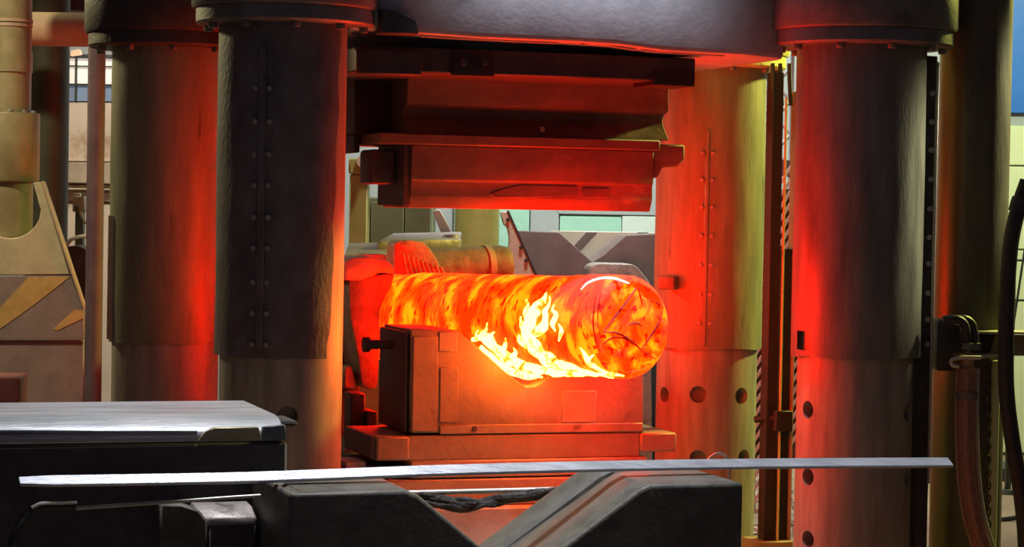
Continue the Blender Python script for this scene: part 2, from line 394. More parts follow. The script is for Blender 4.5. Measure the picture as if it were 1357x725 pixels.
def seam(c, t, r, a, z0, z1, m, bolts, da=.09, br=.016, w=.03):
    """riveted joint strip with pairs of bolts at heights"""
    n = Vector((math.sin(a), -math.cos(a), 0)); x = Vector((math.cos(a), math.sin(a), 0))
    p = Vector((c.x, c.y, 0)) + n * r
    f = [p + x * s * w + n * .014 for s in (-1, 1)]; b = [p + x * s * w - n * .006 for s in (-1, 1)]
    bm = prism([f[0] + Vector((0, 0, z0)), f[1] + Vector((0, 0, z0)), f[1] + Vector((0, 0, z1)), f[0] + Vector((0, 0, z1))],
               [b[0] + Vector((0, 0, z0)), b[1] + Vector((0, 0, z0)), b[1] + Vector((0, 0, z1)), b[0] + Vector((0, 0, z1))])
    st = obj('seam_strip', bevel(bm, .004), m, t)
    for z in bolts:
        for s in (-1, 1):
            aa = a + s * da; nn = Vector((math.sin(aa), -math.cos(aa), 0))
            obj('bolt', hexhead(Vector((c.x, c.y, z)) + nn * r, nn, br, .016), M['boltm'], t)
GR = .352
# front left
t = column(cFL, 'black-guarded press column in front on the left with a bolted seam', [(381, 552, .055), (300, 556, .05)])
zb, zt = zpx(cFL, 470), zpx(cFL, 26)
sleeve(cFL, t, M['guard'], GR, zb, zt, -2.3, .90, ragged=lambda f: .14 * f + .05 * noise.noise(Vector((f * 9, 1, 2))) - (.06 if f < .06 else 0))
sa = ang(cFL, on_col(cFL, 346, 300, GR))
seam(cFL, t, GR, sa, zpx(cFL, 460), zpx(cFL, 70), M['guard'], [zpx(cFL, y) for y in (122, 165, 207, 247, 288, 328, 372, 412, 452)], .105, .015, .019)
# front right
t = column(cFR, 'press column in front on the right with scuffed grey guard and side rail', [(1070, 543, .05), (1070, 632, .05), (1203, 548, .05), (1203, 634, .05), (1070, 715, .05)])
zb, zt = zpx(cFR, 471), zpx(cFR, 64)
def rag(f): return 0
sl = sleeve(cFR, t, M['guard_steel'], GR + .012, zb, zt, -2.5, 2.2)
cutp = on_col(cFR, 1066, 452, GR)
carve(sl, [box(Fr(1066, 452, cutp.y, 0), -.035, .03, -.15, .2, zpx(cFR, 463), zpx(cFR, 438), 0)])
rf = Fr(1231, 300, 12.83, TH)
rail = obj('side_rail', box(rf, rf.az(1221, 300)[0], rf.az(1238, 300)[0], 0, .10, .3, zpx(cFR, 72), .004), M['black'], t)
obj('rail_edge_strip', box(rf, rf.az(1235.5, 300)[0], rf.az(1238.5, 300)[0], -.016, .0, zpx(cFR, 640), zpx(cFR, 80), .002), M['rod'], t)
for y in (122, 160, 197, 236, 275, 313, 348, 387, 422, 455):
    p = rf.at(1229.5, y); obj('bolt', hexhead((rf.at(1231, 300) + Vector((0, 0, zpx(cFR, y) - rf.at(1231, 300).z))), -rf.n, .017, .018), M['boltm'], t)
# rear left
t = column(cRL, 'rear left press column with olive guard behind the dark maroon pole', [])
zb, zt = zpx(cRL, 452), zpx(cRL, 40)
sleeve(cRL, t, M['guard_olive'], GR - .008, zb, zt, -2.6, 2.3)
bf = Fr(158, 370, 13.72, math.radians(-8))
obj('edge_board', boxpx(bf, 142, 285, 156, 450, 0, .05, .004), M['tan'], t)
obj('board_bracket', boxpx(bf, 156, 287, 180, 313, .02, .12, .004), M['black'], t)
obj('board_backing', boxpx(bf, 155, 300, 163, 448, .02, .07, .003), M['black'], t)
# rear right
t = column(cRR, 'rear right press column with yellow-lit olive guard beside the guide rails', [(925, 523, .055), (983, 525, .055), (925, 608, .055), (986, 607, .055), (880, 523, .05)])
zb, zt = zpx(cRR, 459), zpx(cRR, 80)
sleeve(cRR, t, M['guard_olive'], GR, zb, zt, -2.5, 2.4)
sa = ang(cRR, on_col(cRR, 936, 300, GR))
seam(cRR, t, GR, sa, zpx(cRR, 455), zpx(cRR, 175), M['guard_olive'], [zpx(cRR, y) for y in (205, 240, 275, 312, 350, 388, 425)], .09, .015, .012)
obj('lifting_lug', boxpx(Fr(882, 375, 14.36, math.radians(-25)), 871, 366, 893, 384, 0, .1, .012, 2), M['die'], t)

# ================================================================== MOVING CROSSHEAD
pf = Fr(700, 280, 13.05)              # die front plane
xh = thing('press_crosshead', 'grey moving crosshead beam spanning the top of the press', 'crosshead', (pf.O.x, pf.O.y, 3.3), TH)
cf = Fr(555, 45, 12.05)
az = [cf.az(x, y) for x, y in ((468, 38), (512, 39), (556, 45), (640, 51), (760, 56), (820, 60), (880, 68), (985, 74), (1040, 80))]
top = 4.7
beam = obj('beam', prismaz(cf, az + [(az[-1][0], top), (az[0][0], top)], 0, 2.0, .03, 2), M['grey'], xh)
ef = Fr(640, 50, 12.00)
def lip(pts, r):
    obj('edge_lip', tube(smooth_pts([cf.at(x, y + .6, .045) for x, y in pts], 4), r, 10), M['die_patch'], xh)
lip([(556, 46), (600, 49), (640, 51), (690, 53.5), (740, 55.5)], .010)
lip([(758, 54), (768, 50), (782, 49), (796, 51), (806, 55)], .013)
lip([(770, 57), (790, 55), (812, 59), (842, 64)], .012)
lip([(850, 65), (900, 69.5), (960, 73)], .006)
obj('side_cheek', prismpx(cf, [(505, 12), (528, 14), (552, 26), (556, 46), (505, 44)], -.07, .06, .008), M['dark'], xh)
ZB = 3.455
def bush(c, m1, m2, r=.50, zb=ZB, bolts=10, broken=False):
    b = obj('guide_bush', lathe(c, [(RS + .012, zb + .45), (r, zb + .45), (r + .012, zb + .43), (r + .012, zb + .10), (r, zb + .085), (RS + .012, zb + .085)], 64), m1, xh)
    obj('gland_ring', lathe(c, [(RS + .012, zb + .083), (r - .012, zb + .083), (r - .012, zb + .012), (r - .024, zb), (RS + .012, zb)], 64), m2, b)
    for k in range(bolts):
        a = 2 * math.pi * (k + .35) / bolts
        obj('bolt', hexhead((c.x + (r - .07) * math.sin(a), c.y - (r - .07) * math.cos(a), zb), (0, 0, -1), .026, .03), M['bush'], b)
    return b
bush(cFL, M['bush'], M['bush'], .485); bush(cFR, M['bush'], M['bush'], .52); bush(cRL, M['dark'], M['dark'])
b = bush(cRR, M['yellow'], M['yellow'], .485, zb=3.44)
# ================================================================== UPPER DIE HOLDER AND UPPER DIE
hd = thing('die_holder', 'dark stepped holder bolted between the crosshead and upper die', 'die holder', (pf.O.x, pf.O.y, 2.9), TH)
def zp(y, x=700, d=0): return pf.az(x, y, d)[1]
def ap(x, y=300, d=0): return pf.az(x, y, d)[0]
obj('top_plate', box(pf, ap(478, 80, -.60), ap(922, 80, -.60), -.60, .95, zp(101, 700, -.60), 3.375, .008), M['dark'], hd)
obj('clamp_block', boxpx(pf, 600, 66, 656, 101, -.63, -.59, .008, 2), M['nearblack'], hd)
obj('clamp_block', boxpx(pf, 866, 94, 921, 114, -.62, -.30, .008, 2), M['nearblack'], hd)
obj('side_block', boxpx(pf, 474, 66, 560, 99, -.63, -.59, .008), M['dark'], hd)
for x in (614, 642): obj('clamp_bolt', hexhead(pf.at(x, 82, -.63), -pf.n, .022, .012), M['dark'], hd)
obj('side_housing', box(pf, ap(470, 150, .35), ap(541, 150, .35), .35, .95, zp(179, 500, .35), zp(104), .01), M['nearblack'], hd)
obj('housing_skirt', box(pf, ap(470, 150, .35), ap(500) - .02, .35, .95, zp(203, 500, .35), zp(179, 500, .35), .006), M['nearblack'], hd)
# adapter: hollowed front profile swept along its length
a0, a1 = ap(541, 140), ap(888, 140)
prof = [(.0, zp(102)), (.02, zp(112)), (.02, zp(142)), (.09, zp(147)), (.11, zp(156)), (.07, zp(166)), (.02, zp(176)), (.0, zp(181)), (.78, zp(181)), (.78, zp(102))]
bm = prism([pf.w(a0, d, z) for d, z in prof], [pf.w(a1, d, z) for d, z in prof]); obj('adapter_block', bevel(bm, .006), M['updie'], hd)
obj('key_plate', boxpx(pf, 716, 168, 722, 176, .0, .05, .002), M['die_patch'], hd)

ud = thing('upper_die', 'wide flat upper die block glowing red above the hot ingot', 'forging die', (pf.O.x, pf.O.y, 2.51), TH)
za, zc, zd = zp(181), zp(193), 2.512
obj('shoulder', box(pf, ap(500, 187), ap(872, 187), -.04, .72, zc - .012, za, .008), M['updie'], ud)
L0, L1 = ap(545, 240), ap(866, 240)
hb = zp(263)
prof = [(0, zc - .012), (0, zp(240)), (.012, zp(243)), (.012, hb), (.05, zd), (.62, zd), (.66, hb), (.66, zc - .012)]
bm = prism([pf.w(L0, d, z) for d, z in prof], [pf.w(L1, d, z) for d, z in prof]); obj('die_block', bevel(bm, .005), M['updie'], ud)
obj('end_lug', boxpx(pf, 492, 198, 524, 244, .14, .42, .02, 2), M['dark'], ud)
obj('end_plate', box(pf, L0 - .04, L0 + .004, .02, .60, zd + .01, zc - .012, .004), M['dark'], ud)
obj('end_lug', prismpx(pf, [(865, 191), (908, 192), (908, 212), (897, 221), (878, 222), (872, 236), (865, 236)], .03, .22, .01), M['updie'], ud)
obj('wear_patch', prismpx(pf, [(648, 257), (664, 251), (690, 245), (764, 246), (766, 259), (700, 262), (656, 262)], .006, .02, .003), M['updie'], ud)
obj('wear_patch', boxpx(pf, 772, 249, 808, 262, .006, .02, .003), M['updie'], ud)

# ================================================================== HOT INGOT
NE = P(838, 434, 12.42)                      # near end centre
FE = P(508, 421, 14.35)                      # far end, held by the manipulator
axis = (NE - FE).normalized(); LEN = (NE - FE).length; RI = .283
xq = Vector((0, 0, 1)).cross(axis).normalized(); yq = axis.cross(xq)
MI = Matrix(((xq.x, yq.x, axis.x, FE.x), (xq.y, yq.y, axis.y, FE.y), (xq.z, yq.z, axis.z, FE.z), (0, 0, 0, 1)))
ing = bpy.data.objects.new('hot_ingot', None); COL.objects.link(ing); ing.matrix_world = MI; INV[ing.name] = MI.inverted()
tag(ing, 'round glowing orange steel ingot lying in the lower V die', 'ingot')
def ingot_r(s, a):
    r = RI * (1 + .012 * math.sin(s * 3.1)) - .016 * max(0, 1 - s / .5)
    r += .007 * noise.noise(Vector((math.cos(a) * 1.5, math.sin(a) * 1.5, s * 4.0))) + .003 * noise.noise(Vector((math.cos(a) * 5, math.sin(a) * 5, s * 22)))
    return r
bm = bmesh.new(); NS, NA = 120, 72; rows = []
prof = [(LEN * i / NS, 1.0) for i in range(NS - 3)]
prof += [(LEN - .05, .995), (LEN - .028, .975), (LEN - .012, .94), (LEN - .002, .90), (LEN + .002, .86), (LEN - .006, .82), (LEN - .016, .78), (LEN - .012, .6), (LEN - .006, .4), (LEN - .004, .2)]
for s, k in prof:
    row = []
    for i in range(NA):
        a = 2 * math.pi * i / NA; r = ingot_r(min(s, LEN - .05), a) * k
        ds = .008 * noise.noise(Vector((math.cos(a) * k * 3, math.sin(a) * k * 3, 7))) if k < .9 else 0
        row.append(bm.verts.new(FE + xq * math.cos(a) * r + yq * math.sin(a) * r + axis * (s + ds)))
    rows.append(row)
for A, B in zip(rows, rows[1:]):
    for i in range(NA): bm.faces.new((A[i], A[(i + 1) % NA], B[(i + 1) % NA], B[i]))
bm.faces.new(rows[-1]); bm.faces.new(list(reversed(rows[0])))
bmesh.ops.recalc_face_normals(bm, faces=bm.faces)
io = obj('body', bm, M['hot'], ing, 60)
io.data.materials.append(M['hotface'])
for p in io.data.polygons:
    if p.center.z > LEN - .02 and p.normal.z > .5: p.material_index = 1
# end-face features, on the plane of the end
def on_end(px, py, s=LEN):
    q = ray(px, py); o = FE + axis * s; t = (o - CAM).dot(axis) / q.dot(axis); return CAM + q * t
def endplate(pts, h0, h1, bv):
    f = [on_end(x, y, LEN + h1) for x, y in pts]; b = [p - axis * (h1 - h0) for p in f]
    return bevel(prism(f, b), bv, 2)
obj('torn_face', endplate([(800, 440), (812, 424), (832, 398), (844, 381), (852, 392), (866, 400), (878, 412), (874, 430), (862, 448), (849, 463), (838, 452), (822, 444)], -.03, .012, .008), M['hotface'], ing)
obj('torn_face', endplate([(880, 424), (886, 436), (884, 456), (872, 474), (856, 466), (866, 450), (874, 436)], -.03, .006, .006), M['hotface'], ing)
obj('torn_face', endplate([(797, 400), (808, 388), (824, 382), (836, 384), (824, 402), (806, 424), (797, 432), (794, 416)], -.03, .004, .006), M['hotface'], ing)
bm = bmesh.new(); bmesh.ops.create_uvsphere(bm, u_segments=28, v_segments=16, radius=1)
cl = on_end(822, 468, LEN - .02)
for v in bm.verts:
    c0 = v.co.copy(); k = 1 + .15 * noise.noise(c0 * 1.7)
    v.co = cl + xq * c0.x * .115 * k + yq * c0.y * .085 * k + axis * c0.z * .035
obj('end_lump', bm, M['hotface'], ing, 80)
M['crack'] = hot('cooled_scale_crack', (.10, .0015, 0), (.16, .003, 0), (.24, .006, 0), 20, (1, 1, 1), st=1.6)
def crack(pts, w, h=.012):
    p = smooth_pts([on_end(x, y, LEN + h) for x, y in pts], 4); n = len(p)
    obj('crack', tube(p, [w * 1.5 * (.35 + .65 * math.sin(math.pi * (i + .5) / n)) for i in range(n)], 6, flat=.6), M['crack'], ing)
crack([(799, 441), (812, 424), (832, 398), (845, 380)], .007, .008)
crack([(845, 380), (849, 394), (851, 404)], .006)
crack([(878, 411), (873, 428), (862, 446), (850, 464)], .008)
crack([(800, 441), (816, 441), (834, 450), (850, 464)], .008)
crack([(850, 464), (862, 472), (870, 476)], .005, .006)
crack([(795, 468), (800, 456), (812, 448), (828, 449), (840, 458)], .005, .016)
crack([(790, 392), (787, 410), (786, 428), (789, 448), (795, 466)], .006, .0)
crack([(797, 386), (793, 404), (792, 424), (794, 440)], .004, .002)
crack([(862, 397), (872, 402), (874, 408)], .005)
crack([(832, 431), (842, 428), (850, 432)], .009, .010)
# peeled pale scale along the top of the near end
fl_pts = []
def on_ingot(px, py, r=RI):
    q = ray(px, py); o = CAM - FE
    a_ = q - axis * q.dot(axis); b_ = o - axis * o.dot(axis)
    A, B, C_ = a_.dot(a_), 2 * a_.dot(b_), b_.dot(b_) - r * r
    dsc = B * B - 4 * A * C_
    t = (-B - math.sqrt(max(dsc, 0))) / (2 * A)
    return CAM + q * t
flake = [on_ingot(x, y, RI + .004) for x, y in ((770, 384), (778, 376), (790, 371), (806, 369), (820, 371), (834, 376))]
obj('scale_flake', tube(smooth_pts(flake, 4), [.004 + .010 * math.sin(math.pi * i / 20) for i in range(21)], 8, flat=.6), mat('pale_scale', (.7, .5, .42), (.9, .75, .65), .5), ing)

# flames licking over the ingot
def flame(name, label, tongues):
    bm = bmesh.new()
    for pts in tongues:
        w = [on_ingot(x, y, RI + .016) for x, y, _ in pts]
        sp = smooth_pts(w, 5); n = len(sp); rr = []
        for i in range(n):
            f = i / (n - 1) * (len(pts) - 1); k = min(int(f), len(pts) - 2)
            r = pts[k][2] + (pts[k + 1][2] - pts[k][2]) * (f - k)
            rr.append(max(r * 1.3 * 12.8 / F * (1 + .5 * noise.noise(sp[i] * 17)), .0015))
        sp = [p + Vector((noise.noise(p * 14), noise.noise(p * 14 + Vector((9, 0, 0))), noise.noise(p * 14 + Vector((0, 9, 0))))) * .016 for p in sp]
        tube(sp, rr, 10, bm=bm)
    return tag(obj(name, bm, M['flame'], None, 80), label, 'flame', 'flames licking over the ingot')
flame('flame', 'tall white flame licking up the middle of the glowing ingot', [
    [(760, 489, 3), (735, 481, 6), (716, 470, 7), (704, 454, 8), (698, 438, 7), (705, 420, 6), (713, 406, 5), (719, 397, 3), (722, 388, .6)],
    [(704, 426, 4), (697, 414, 3), (700, 404, 1.5), (698, 398, .5)], [(699, 440, 4), (690, 428, 2), (688, 420, .5)],
    [(712, 440, 5), (724, 426, 4), (721, 412, 3), (727, 402, 1.5), (728, 394, .5)],
    [(736, 440, .6), (733, 430, 2.5), (736, 420, 2.5), (733, 411, 1.5), (736, 404, .5)],
    [(742, 452, .5), (745, 440, 1.8), (742, 430, .5)],
    [(706, 462, 4), (690, 452, 3), (686, 444, .6)],
    [(700, 456, 5), (718, 474, 5), (742, 484, 4), (768, 491, 2.5), (800, 496, .6)],
    [(742, 478, 1), (756, 486, 2.5), (782, 494, 1.5), (812, 499, .5)]])
flame('flame', 'low white and yellow flame over the die edge on the ingot side', [
    [(626, 450, 2), (636, 446, 4), (645, 449, 6), (655, 461, 6), (670, 473, 7), (690, 483, 6), (714, 490, 5), (748, 495, 3), (786, 499, .6)],
    [(638, 448, 4), (640, 440, 3), (645, 433, 1), (646, 428, .5)], [(632, 450, 2.5), (630, 442, 1.2), (632, 436, .5)],
    [(654, 458, 4), (652, 448, 2), (656, 441, .5)], [(664, 464, 4), (668, 457, 2.5), (669, 449, .6)],
    [(676, 474, 3), (682, 467, 2), (681, 460, .5)],
    [(638, 460, 2), (654, 476, 3.5), (674, 489, 4), (696, 497, 3.5), (720, 500, 1)]])
flame('flame', 'small thin flame low on the ingot beside its end', [
    [(770, 460, .5), (775, 470, 2), (783, 483, 2.5), (796, 492, 2.2), (826, 499, .6)],
    [(783, 484, 1.5), (781, 476, 1.5), (785, 470, .5)]])

# ================================================================== LOWER DIE, BASE PLATE, BOLSTER
ld = thing('lower_die', 'heavy lower die block with a V groove holding the ingot', 'forging die', (pf.O.x, pf.O.y, 1.2), TH)
out = [(545, 437), (606, 438), (640, 466), (668, 491), (686, 506), (698, 513), (710, 512), (724, 503), (748, 484), (780, 459), (806, 441), (853, 441), (853, 574), (545, 574)]
blk = obj('die_block', prismpx(pf, out, 0, .62, .010, 2), M['die'], ld)
c2 = tube([FE + axis * .3, FE + axis * (LEN + .1)], RI + .008, 48); carve(blk, [c2])
obj('wear_plate', boxpx(pf, 547, 446, 580, 572, -.012, .004, .004), M['die'], ld)
obj('wear_plate', boxpx(pf, 582, 440, 606, 466, -.010, .004, .004), M['die_patch'], ld)
obj('wear_plate', boxpx(pf, 583, 487, 607, 560, -.008, .004, .004), M['die'], ld)
obj('wear_plate', boxpx(pf, 745, 518, 790, 560, -.008, .004, .004), M['die_patch'], ld)
obj('foot_band', boxpx(pf, 583, 562, 852, 574, -.012, .004, .005), M['die'], ld)
obj('end_cover', box(pf, ap(545) - .02, ap(545) + .004, .02, .60, zp(572), zp(440), .012, 2), M['dark'], ld)
pn = pf.w(ap(545) - .02, .33, zp(461))
pin = obj('locating_pin', tube([pn, pn - pf.u * .13], .028, 20), M['dark'], ld)
obj('pin_head', tube([pn - pf.u * .13, pn - pf.u * .165], .044, 20), M['dark'], pin)
obj('rivet', hexhead(pf.at(629, 568, -.012), -pf.n, .018, .008), M['dark'], ld)

bp = thing('anvil_plate', 'stepped base plate under the lower die with squared ends', 'base plate', (pf.O.x, pf.O.y, .9), TH)
zq0, zq1 = zp(608), zp(575.5)
obj('base_block', box(pf, ap(545), ap(853), -.004, .66, zq0, zq1, .006), M['die'], bp)
obj('end_block', box(pf, ap(498, 590), ap(546), -.02, .66, zq0 + .004, zq1 - .002, .01), M['die'], bp)
obj('end_block', box(pf, ap(853), ap(895, 590), -.02, .60, zq0 + .03, zq1 - .002, .01), M['die'], bp)
obj('end_block_side', box(pf, ap(497), ap(498, 590) + .004, .0, .64, zq0 + .012, zq1, .004), M['dark'], bp)
bl = thing('bolster_table', 'broad bolster table carrying the die base behind the V block', 'bolster', (pf.O.x, pf.O.y, 0), TH)
zt0 = zq0
obj('top_step', box(pf, ap(549), ap(862), -.02, .9, zt0 - .10, zt0, .008), M['orangewall'], bl)
obj('front_plate', box(pf, ap(520), ap(900), -.03, .9, zt0 - .26, zt0 - .108, .008), M['orangewall'], bl)
obj('table_body', box(pf, ap(500), ap(905), -.12, .95, .0, zt0 - .262, .01), M['orangewall'], bl)
obj('side_shelf', box(pf, ap(455), ap(548), .06, .8, zt0 - .259, zt0 - .03, .008), M['dark'], bl)
obj('side_plate', boxpx(pf, 459, 612, 485, 622, .05, .3, .004), M['greyjaw'], bl)
# blocks standing beside the die
sf = Fr(470, 540, 13.5)
tag(obj('stop_post', boxpx(sf, 464, 521, 484, 590, 0, .16, .01), M['dark']), 'short dark stop post beside the left end of lower die', 'post')
tag(obj('packing_block', boxpx(Fr(484, 560, 13.45), 487, 545, 500, 573, 0, .2, .008), M['dark']), 'small dark packing block against the foot of lower die', 'block')

# ================================================================== MANIPULATOR behind the press
mp_ = Fr(490, 430, 13.85, math.radians(24))
mn = thing('forging_manipulator', 'forging manipulator with scorched jaws gripping the far end of ingot', 'manipulator', (mp_.O.x, mp_.O.y + .5, 0), math.radians(24))
nj = obj('near_jaw', prismpx(mp_, [(462, 372), (480, 366), (524, 362), (519, 385), (511, 420), (504, 455), (501, 514), (494, 517), (480, 512), (474, 470), (464, 420)], .0, .28, .02, 2), M['jaw'], mn)
jp = obj('jaw_pad', prismpx(mp_, [(456, 346), (470, 341), (492, 340), (514, 345), (522, 353), (524, 363), (504, 361), (496, 366), (480, 372), (456, 372)], -.05, .30, .02, 2), M['greyjaw'], mn)
obj('jaw_tip', prismpx(mp_, [(456, 488), (466, 484), (474, 510), (470, 517), (456, 514)], .05, .25, .01), M['jaw'], mn)
obj('inner_plate', prismpx(mp_, [(452, 400), (462, 396), (470, 440), (478, 520), (470, 575), (452, 578)], .3, .5, .01), M['dark'], mn)
for o_ in (nj, jp): carve(o_, [tube([FE - axis * .4, FE + axis * 1.2], RI + .006, 48)])
mq = Fr(550, 340, 14.75, math.radians(24))
fj = obj('far_jaw', prismpx(mq, [(522, 370), (523, 324), (528, 319), (545, 318), (560, 320), (570, 328), (580, 344), (593, 372)], 0, .16, .015, 2), M['jaw'], mn)
for k in range(9):
    x = 534 + k * 6.2
    y0 = 325 + max(0, x - 556) * .95
    obj('jaw_ridge', tube([mq.at(x + 7, 366, -.004), mq.at(x, max(y0, 336 + (x - 534) * .35), -.004)], .008, 6), M['jaw'], fj)
bf2 = Fr(620, 350, 15.3, math.radians(24))
q0, q1 = bf2.at(560, 356), bf2.at(672, 350)
bar = obj('tong_barrel', tube([q0, q0.lerp(q1, .9), q0.lerp(q1, .93), q1], [.13, .13, .13, .12], 32), M['jaw'], mn)
obj('barrel_band', tube([q0.lerp(q1, .72), q0.lerp(q1, .79)], .137, 32), M['die_patch'], bar)
def tilt_slab(px, Y0, Y1, y0, y1, th, name, m, par):
    """plate whose near edge shows at rows y0 and far edge at y1"""
    a, b, c_, d = P(px[0], y0, Y0), P(px[1], y0 - 3, Y0 + .3), P(px[3], y1 - 2, Y1 + .3), P(px[2], y1, Y1)
    dz = Vector((0, 0, -th))
    return obj(name, bevel(prism([a, b, c_, d], [p + dz for p in (a, b, c_, d)]), .012, 2), m, par)
tilt_slab((456, 545, 462, 580), 14.7, 16.0, 338, 322, .06, 'top_deck', M['greyjaw'], mn)
tilt_slab((500, 610, 520, 612), 15.3, 16.6, 320, 309, .07, 'top_deck', M['greyjaw'], mn)
tilt_slab((590, 668, 612, 660), 15.2, 16.2, 334, 328, .04, 'rear_deck', M['greyjaw'], mn)
obj('deck_knob', lathe(P(598, 316, 15.9), [(0, P(598, 310, 15.9).z), (.05, P(598, 311, 15.9).z), (.075, P(598, 318, 15.9).z), (.07, P(598, 328, 15.9).z), (0, P(598, 328, 15.9).z)], 20), M['greyjaw'], mn)
cx = P(560, 400, 16.2)
obj('carriage', box(Fr(545, 420, 15.4, math.radians(24)), -.45, .42, .0, 1.3, .35, 1.95, .03), M['dark'], mn)
for s in (-.38, .36):
    for d in (.2, 1.1):
        ff = Fr(545, 420, 15.4, math.radians(24)); p = ff.w(s, d, .2)
        obj('wheel', tube([p - ff.u * .06, p + ff.u * .06], .2, 24), M['black'], mn)

# ------------------------------------------------------------------ things behind the press opening
def bracket(name, label, pts, Y, t, m, edge, cat='bracket'):
    f = Fr(pts[0][0], pts[0][1], Y, math.radians(6))
    o = thing(name, label, cat, f.at(*pts[0]) * 1.0, math.radians(6))
    p0 = f.O
    obj('plate', prismpx(f, pts, 0, t, .006), m, o)
    obj('edge_strip', prismpx(f, edge, -.01, t * .4, .003), M['black'], o)
    return o
arc = [(668 + 7 * math.cos(a), 318 - 20 * math.sin(a)) for a in [math.pi / 2 - k * math.pi / 8 for k in range(0, 9)]]
bk = bracket('gusset_bracket', 'pale triangular gusset bracket standing behind the ingot', [(663, 281), (673, 280), (713, 372), (677, 372), (675, 352), (668, 337)] + [(x, y) for x, y in reversed(arc)][1:], 18.0, .08, M['palebracket'], [(672, 279), (674.5, 279), (716, 374), (713, 374)])
bf3 = Fr(663, 281, 18.0, math.radians(6))
for x, y in ((673, 291), (690, 328), (697, 345)): obj('bolt', hexhead(bf3.at(x, y), -bf3.n, .016, .02), M['black'], bk)
obj('foot', prismpx(bf3, [(677, 372), (713, 372), (716, 470), (672, 470)], 0, .5, .01, ), M['dark'], bk)
obj('pedestal', box(bf3, bf3.az(660, 470)[0], bf3.az(730, 470)[0], -.1, .6, 0, bf3.az(690, 469)[1], .01), M['dark'], bk)
arm = tag(obj('support_arm', prismpx(Fr(585, 295, 16.9, 0), [(573, 279), (583, 278), (596, 302), (602, 318), (588, 318)], 0, .06, .005), M['palebracket']), 'slim pale support arm rising above the manipulator deck', 'arm')
of = Fr(478, 260, 17.6, 0)
ot = thing('machine_post', 'square olive machine post with round button behind the press', 'post', of.w(0, 0, 0))
obj('post', box(of, of.az(463, 260)[0], of.az(487, 260)[0], 0, .3, 0, of.az(478, 231)[1], .01), M['tankolive'], ot)
obj('head', boxpx(of, 462, 210, 505, 231, -.03, .3, .012), M['tankolive'], ot)
obj('button', tube([of.at(480, 214, -.03), of.at(480, 214, -.08)], .045, 20), M['palebracket'], ot)
gf = Fr(540, 300, 18.2, 0)
gt = thing('control_cabinet', 'dark green control cabinet behind the manipulator', 'cabinet', gf.w(0, 0, 0))
obj('cabinet_body', box(gf, gf.az(487, 300)[0], gf.az(574, 300)[0], 0, .6, 0, gf.az(540, 262)[1], .015), M['cabgreen'], gt)
obj('cabinet_door', box(gf, gf.az(492, 300)[0], gf.az(535, 300)[0], -.025, .002, .1, gf.az(540, 268)[1], .006), M['cabgreen'], gt)
obj('cabinet_door', box(gf, gf.az(537, 300)[0], gf.az(571, 300)[0], -.025, .002, .1, gf.az(540, 268)[1], .006), M['cabgreen'], gt)
of2 = P(632, 300, 18.9)
dt = thing('olive_tank', 'upright olive cylindrical tank behind the triangular gusset bracket', 'tank', (of2.x, of2.y, 0))
zt_ = P(632, 250, 18.9).z
obj('tank_shell', lathe(of2, [(0, zt_), (.14, zt_), (.18, zt_ - .04), (.185, zt_ - .06), (.185, .05), (0, .05)], 40), M['tankolive'], dt)
obj('base_ring', lathe(of2, [(0, .06), (.24, .06), (.24, 0), (0, 0)], 40), M['deepgreen'], dt)
vb = Fr(780, 340, 19.0, math.radians(6))
tag(obj('v_block', prismpx(vb, [(688, 306), (741, 308), (752, 318), (785, 347), (800, 338), (830, 312), (872, 310), (874, 470), (684, 470)], 0, .5, .012, 2), M['brownblock']), 'dull brown V block standing behind the press under the teal wall', 'V block')
tag(obj('block_stand', box(vb, vb.az(684, 470)[0] - .05, vb.az(874, 470)[0] + .05, -.05, .6, 0, vb.az(780, 470)[1] - .03, .02), M['dark']), 'dark plinth carrying the dull brown V block', 'plinth')
tag(obj('saddle_block', prismpx(Fr(815, 358, 18.2, math.radians(6)), [(782, 356), (786, 351), (795, 349), (838, 350), (846, 355), (862, 375), (866, 705), (782, 705)], 0, .4, .02, 2), M['greyjaw']), 'rounded grey saddle block peeping over the ingot end', 'block')
hb_ = Fr(790, 325, 20.6, 0)
bd = thing('striped_board', 'pale beige board with a dark slanting stripe below teal wall panels', 'board', hb_.w(0, 0, 0))
obj('board', boxpx(hb_, 730, 307, 872, 380, 0, .04, .004), M['beigeboard'], bd)
obj('stripe', prismpx(hb_, [(777, 308), (791, 308), (756, 346), (742, 346)], -.006, .003, 0), M['brownblock'], bd)
obj('stripe', prismpx(hb_, [(845, 308), (859, 308), (824, 346), (810, 346)], -.006, .003, 0), M['brownblock'], bd)
for x in (733, 868): obj('board_leg', box(hb_, hb_.az(x - 3, 340)[0], hb_.az(x + 3, 340)[0], 0.0, .05, 0, hb_.az(800, 379)[1], .004), M['dark'], bd)

# ================================================================== LEFT BACKGROUND
# vertical hydraulic cylinder with its striped stand
hc = P(14, 200, 15.2)
ht = thing('hydraulic_cylinder', 'upright olive hydraulic cylinder with wide collar at the left edge', 'cylinder', (hc.x, hc.y, zpx(hc, 316)))
def zh(y): return zpx(hc, y)
px1 = 15.2 / F
obj('rod', lathe(hc, [(0, 5.2), (26 * px1, 5.2), (26 * px1, zh(150)), (0, zh(150))], 40), M['olive'], ht)
obj('upper_sleeve', lathe(hc, [(26 * px1, 5.2), (24 * px1, 5.2), (24 * px1, zh(70)), (27.5 * px1, zh(69)), (27.5 * px1, zh(96)), (26 * px1, zh(96))][::-1], 40), M['olive'], ht)
obj('clip_ring', lathe(hc, [(22 * px1, zh(26)), (27.5 * px1, zh(26)), (27.5 * px1, zh(30)), (22 * px1, zh(30))], 40), M['tan'], ht)
obj('clip_ring', lathe(hc, [(22 * px1, zh(32)), (27 * px1, zh(32)), (27 * px1, zh(36)), (22 * px1, zh(36))], 40), M['tan'], ht)
